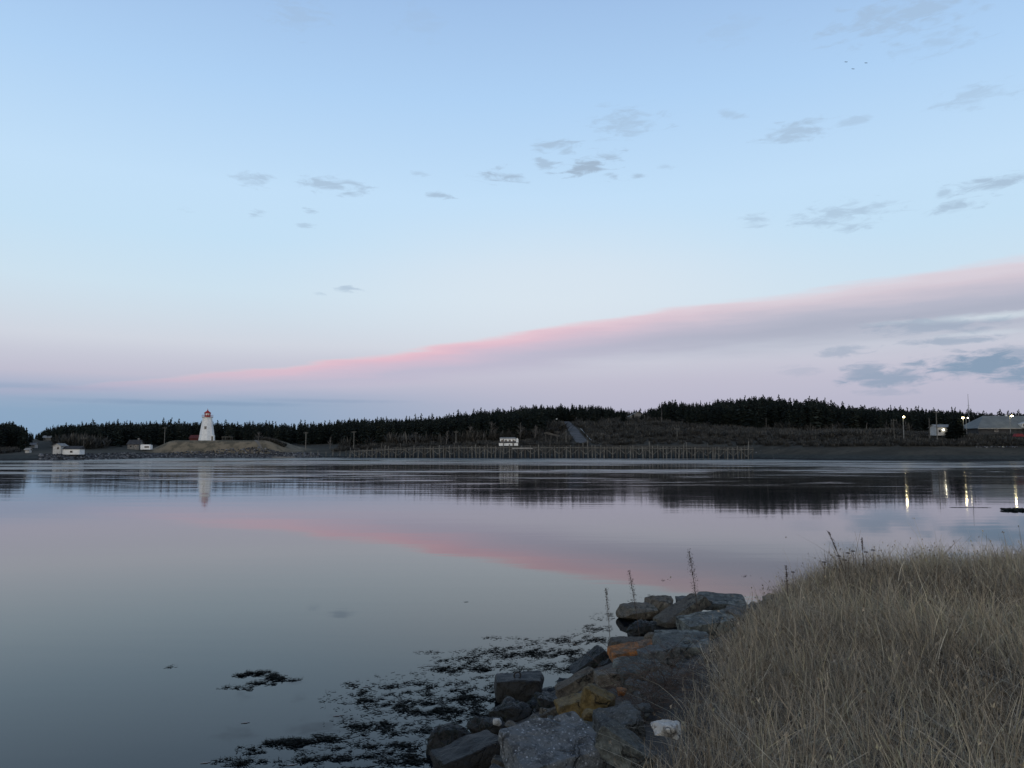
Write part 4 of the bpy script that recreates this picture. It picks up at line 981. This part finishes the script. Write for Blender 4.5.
# ------------------------------------------------------------------ dry grass (uncountable)
rg = np.random.RandomState(3)
def grass(name, npts, xr, yr, hmul=1., dmin=3.35, wd=(.0012, .0028), tone_shift=0.):
    X = rg.uniform(*xr, npts); Y = rg.uniform(*yr, npts)
    nt_ = 11000; tx, ty_ = rg.uniform(*xr, nt_), rg.uniform(*yr, nt_); who = rg.randint(0, nt_, npts); intuft = rg.rand(npts) < .62
    sg = rg.uniform(.02, .07, nt_); ox, oy = rg.normal(0, 1, npts)*sg[who], rg.normal(0, 1, npts)*sg[who]; tt = rg.normal(0, .13, nt_); th_ = rg.normal(0, .16, nt_)
    X = np.where(intuft, tx[who]+ox, X); Y = np.where(intuft, ty_[who]+oy, Y); out = np.arctan2(oy, ox); ttone = np.where(intuft, tt[who], 0); thgt = np.where(intuft, 1.08+th_[who], .8)
    d = sdist(X, Y)
    edge = dmin+fbm(X, Y, 1.6, 31)*.5+np.clip((9.-Y)/4, 0, 1)*.75
    pr_ = np.clip((d-edge)/.6, 0, 1)
    keep = (rg.rand(npts) < pr_) & (np.abs(X) < Y*.95+3.5) & (np.hypot(X, Y) > 1.2)
    X, Y, d, out, intuft, ttone, thgt = X[keep], Y[keep], d[keep], out[keep], intuft[keep], ttone[keep], thgt[keep]; n = len(X); Z = near_h(X, Y)-.02
    clump = fbm(X, Y, 2.4, 41); cl2 = fbm(X, Y, .8, 42)
    H = (rg.uniform(.18, .46, n)+.12*clump+.09*cl2+.07*fbm(X, Y, 3.1, 46))*hmul*np.clip(.65+(d-edge[keep])*.4, .5, 1.); H = H*thgt; H = np.where(rg.rand(n) < .06, H*1.45, H); H = np.clip(H, .08, 1.)
    az = np.where(intuft, out+rg.normal(0, .5, n), rg.uniform(0, 2*np.pi, n)); lean = np.abs(rg.normal(0, .34, n))+.10; wind = .10+.10*cl2
    flat = rg.rand(n) < .22; lean = np.where(flat, lean+rg.uniform(.7, 1.6, n), lean)
    face = rg.uniform(0, np.pi, n); Wd = rg.uniform(*wd, n)*np.where(rg.rand(n) < .1, 1.8, 1.)*(1+.05*Y)
    cl3 = fbm(X, Y, 1.3, 45)
    tone = np.clip(.40+.26*clump+.26*cl2+.16*cl3+ttone+rg.normal(0, .17, n)+tone_shift, 0, .93); tone = np.where(rg.rand(n) < .035, rg.uniform(.9, 1, n), tone)
    k = 5; ts = np.linspace(0, 1, k); V = np.zeros((n, k, 2, 3), np.float32)
    kx = rg.normal(0, .05, n); ky = rg.normal(0, .05, n)
    for j, t in enumerate(ts):
        b_ = (t**1.8)*lean*H; cx = X+np.cos(az)*b_-wind*H*t**2*.5+kx*H*math.sin(t*5); cy = Y+np.sin(az)*b_+ky*H*math.sin(t*4)
        cz = Z+H*t*(1-.28*t*np.minimum(lean, 1.5))
        ww = Wd*(1-.75*t)
        V[:, j, 0] = np.stack([cx-np.cos(face)*ww, cy-np.sin(face)*ww, cz], 1); V[:, j, 1] = np.stack([cx+np.cos(face)*ww, cy+np.sin(face)*ww, cz], 1)
    idx = (np.arange(n)*k*2)[:, None]+(np.arange(k-1)*2)[None]; idx = idx.ravel()
    Fq = np.stack([idx, idx+1, idx+3, idx+2], 1)
    Vf = V.reshape(-1, 3); tn = np.repeat(tone, k*2)
    # seed heads on some blades: small tufts of crossed slivers
    sel = np.where(rg.rand(n) < .06)[0]; tip = (V[sel, -1, 0]+V[sel, -1, 1])/2; extra = []; ef = []; et = []
    base_i = len(Vf)
    for m_ in range(4):
        o1 = rg.normal(0, .006, (len(sel), 3)); up = np.stack([rg.normal(0, .012, len(sel)), rg.normal(0, .012, len(sel)), rg.uniform(.015, .035, len(sel))], 1)
        sd_ = rg.normal(0, .0032, (len(sel), 3)); a = tip+o1-up*.5
        quad = np.stack([a, a+up*.5+sd_, a+up, a+up*.5-sd_], 1).reshape(-1, 3); extra.append(quad)
        ii = base_i+np.arange(len(sel))*4; ef.append(np.stack([ii, ii+1, ii+2, ii+3], 1)); base_i += len(quad); et.append(np.repeat(np.clip(tone[sel]-.15, 0, 1), 4))
    Vf = np.concatenate([Vf]+extra); Fq = np.concatenate([Fq]+ef); tn = np.concatenate([tn]+et)
    return link(name, np_mesh(name, Vf, Fq, None, {'tone': tn}), M['straw'])
tag(grass('dry_grass', 400000, (-3, 17), (.3, 16.5)), 'tall tangled dry straw-brown grass covering the near bank', 'grass', kind='stuff')

# ------------------------------------------------------------------ bramble, dock stalks, yarrow
def bramble(px, py, rad, n, label, seed):
    p = ground_hit(px, py, 0.); r = random.Random(seed); b = MB(); t_ = thing('bramble_bush', p, label, 'shrub')
    for k in range(n):
        a = r.uniform(0, 6.28); q_ = r.uniform(0, .6)*rad; c = Vector((math.cos(a)*q_, math.sin(a)*q_, -.05)); th = r.uniform(0, 6.28); sl = r.uniform(.5, 1.4)
        for s_ in range(5):
            L_ = rad*r.uniform(.10, .22); d = Vector((math.cos(th), math.sin(th), sl))*L_; b.tube(c, c+d, .0028, .002, 3); c = c+d; th += r.uniform(-.7, .7); sl -= r.uniform(.1, .5)
            if r.random() < .6: e = Vector((r.uniform(-1,1), r.uniform(-1,1), r.uniform(0, 1)))*.07; b.tube(c, c+e, .0018, .001, 3)
    b.build('twigs', M['stalk'], t_)
bramble(668, 690, .75, 130, 'dark twiggy bramble tangle between the rocks and the grass', 1)
bramble(655, 712, .6, 90, 'lower bramble tangle spilling over the rocks beside the white stone', 2)
def dock(px, pyt, pyb, Y, label, lean, seed, head=.5, fat=1.):
    r = random.Random(seed); xb, zb = at(px+lean, Y, pyb); xt, zt = at(px, Y, pyt); g_ = min(nh(xb, Y), zb)
    t_ = thing('dried_dock', (xb, Y, g_), label, 'plant'); H = zt-g_; dx = xt-xb; b = MB(); prev = Vector((0,0,0)); pts_ = [prev]
    for k in range(1, 9):
        t = k/8; c = Vector((dx*t**1.3, 0, H*t)); b.tube(prev, c, .006*(1-.55*t)+.001, None, 5); prev = c; pts_.append(c)
    b.build('stem', M['stalk'], t_)
    b = MB(); V, T = [], []
    for k in range(int(420*fat)):
        t = 1-head*r.random()**1.1; c = Vector((dx*t**1.3, 0, H*t)); s_ = .05*fat*(1.15-abs(t-(1-head*.6))/head); o_ = Vector((r.gauss(0,1), r.gauss(0,1), r.gauss(.3,1)))*s_*.55
        e = Vector((r.uniform(-1,1), r.uniform(-1,1), r.uniform(.2,1.4)))*.013; f_ = Vector((r.uniform(-1,1), r.uniform(-1,1), 0))*.007
        i = len(V); V += [c+o_, c+o_+e*.5+f_, c+o_+e, c+o_+e*.5-f_]; T.append((i, i+1, i+2, i+3))
    for k in range(int(7*fat)):
        t = 1-head*r.uniform(.1, .95); c = Vector((dx*t**1.3, 0, H*t)); a = r.choice((-1, 1)); L_ = .07*fat*r.uniform(.6, 1.3)
        for j in range(12):
            q_ = c+Vector((a*L_*.4*j/12, 0, L_*j/12)); o_ = Vector((r.gauss(0,1), r.gauss(0,1), r.gauss(0,1)))*.006; e = Vector((r.uniform(-1,1), r.uniform(-1,1), 1))*.009; f_ = Vector((1, r.uniform(-1,1), 0))*.005
            i = len(V); V += [q_+o_, q_+o_+e*.5+f_, q_+o_+e, q_+o_+e*.5-f_]; T.append((i, i+1, i+2, i+3))
    link('seed_head', np_mesh('seed_head', [tuple(v) for v in V], T), M['seed'], t_)
dock(606, 589, 646, 14.4, 'shortest dried dock stalk rising over the rockweed left of the rocks', 5, 1, .45, .8)
dock(629, 571, 607, 14.6, 'dried dock stalk leaning left above the rounded waterside boulder', 11, 2, .5, 1.)
dock(689, 551, 602, 12.9, 'tallest dried dock stalk rising from the flat-topped grey slab', 10, 3, .6, 1.25)
dock(828, 531, 572, 11.6, 'thin curved dry stalk leaning left above the grass crest', 20, 4, .35, .35)
dock(862, 538, 570, 12., 'straight thin dry stalk on the grass crest right of the curved one', 2, 5, .3, .3)
dock(786, 566, 590, 10.6, 'short thin dry stalk at the left shoulder of the grass', 2, 6, .4, .35)
for k, (px, py) in enumerate(((824,562),(839,556),(848,553),(853,551),(866,552),(873,550),(845,560),(793,572))):
    Y = 10.9+.12*k; x, z = at(px, Y, py); g_ = nh(x, Y); t_ = thing('dried_yarrow', (x, Y, g_), 'dark flat-headed dried yarrow on the grass crest beside the curved stalk', 'plant', 'dried yarrow on the grass crest')
    h = max(z-g_, .3); MB().tube((0,0,0), (0,0,h), .003, n=4).build('stem', M['stalk'], t_)
    b = MB()
    for j in range(7): a = j*.9; b.ball((.022*math.cos(a)*(j > 0), .022*math.sin(a)*(j > 0), h), .012, sz=.6, n=6)
    b.build('flower_head', M['seed'], t_)

# ------------------------------------------------------------------ birds
for k, (px, py, lab) in enumerate(((846,62,'leftmost of three tiny dark birds high in the sky'),(866,63,'rightmost of three tiny dark birds high in the sky'),(853,69,'lowest of three tiny dark birds high in the sky'))):
    x, z = at(px, 150, py); b = None; bo = MB().ball((0,0,0), .06, .9, 2.6, .8, 8).build('bird', M['darkwood'], loc=(x, 150, z)); tag(bo, lab, 'bird', 'birds in the sky')
    for s_ in (-1, 1): MB().poly([(s_*.03,-.07,.01),(s_*.2,-.01,.08),(s_*.36,.06,.02),(s_*.19,.08,.07),(s_*.03,.08,.01)], (0,0,.02)).build('wing', M['darkwood'], bo)
print('skyline trees', nsk, 'mass', len(Pm), 'shrubs', len(Ps), 'objects', len(bpy.data.objects))
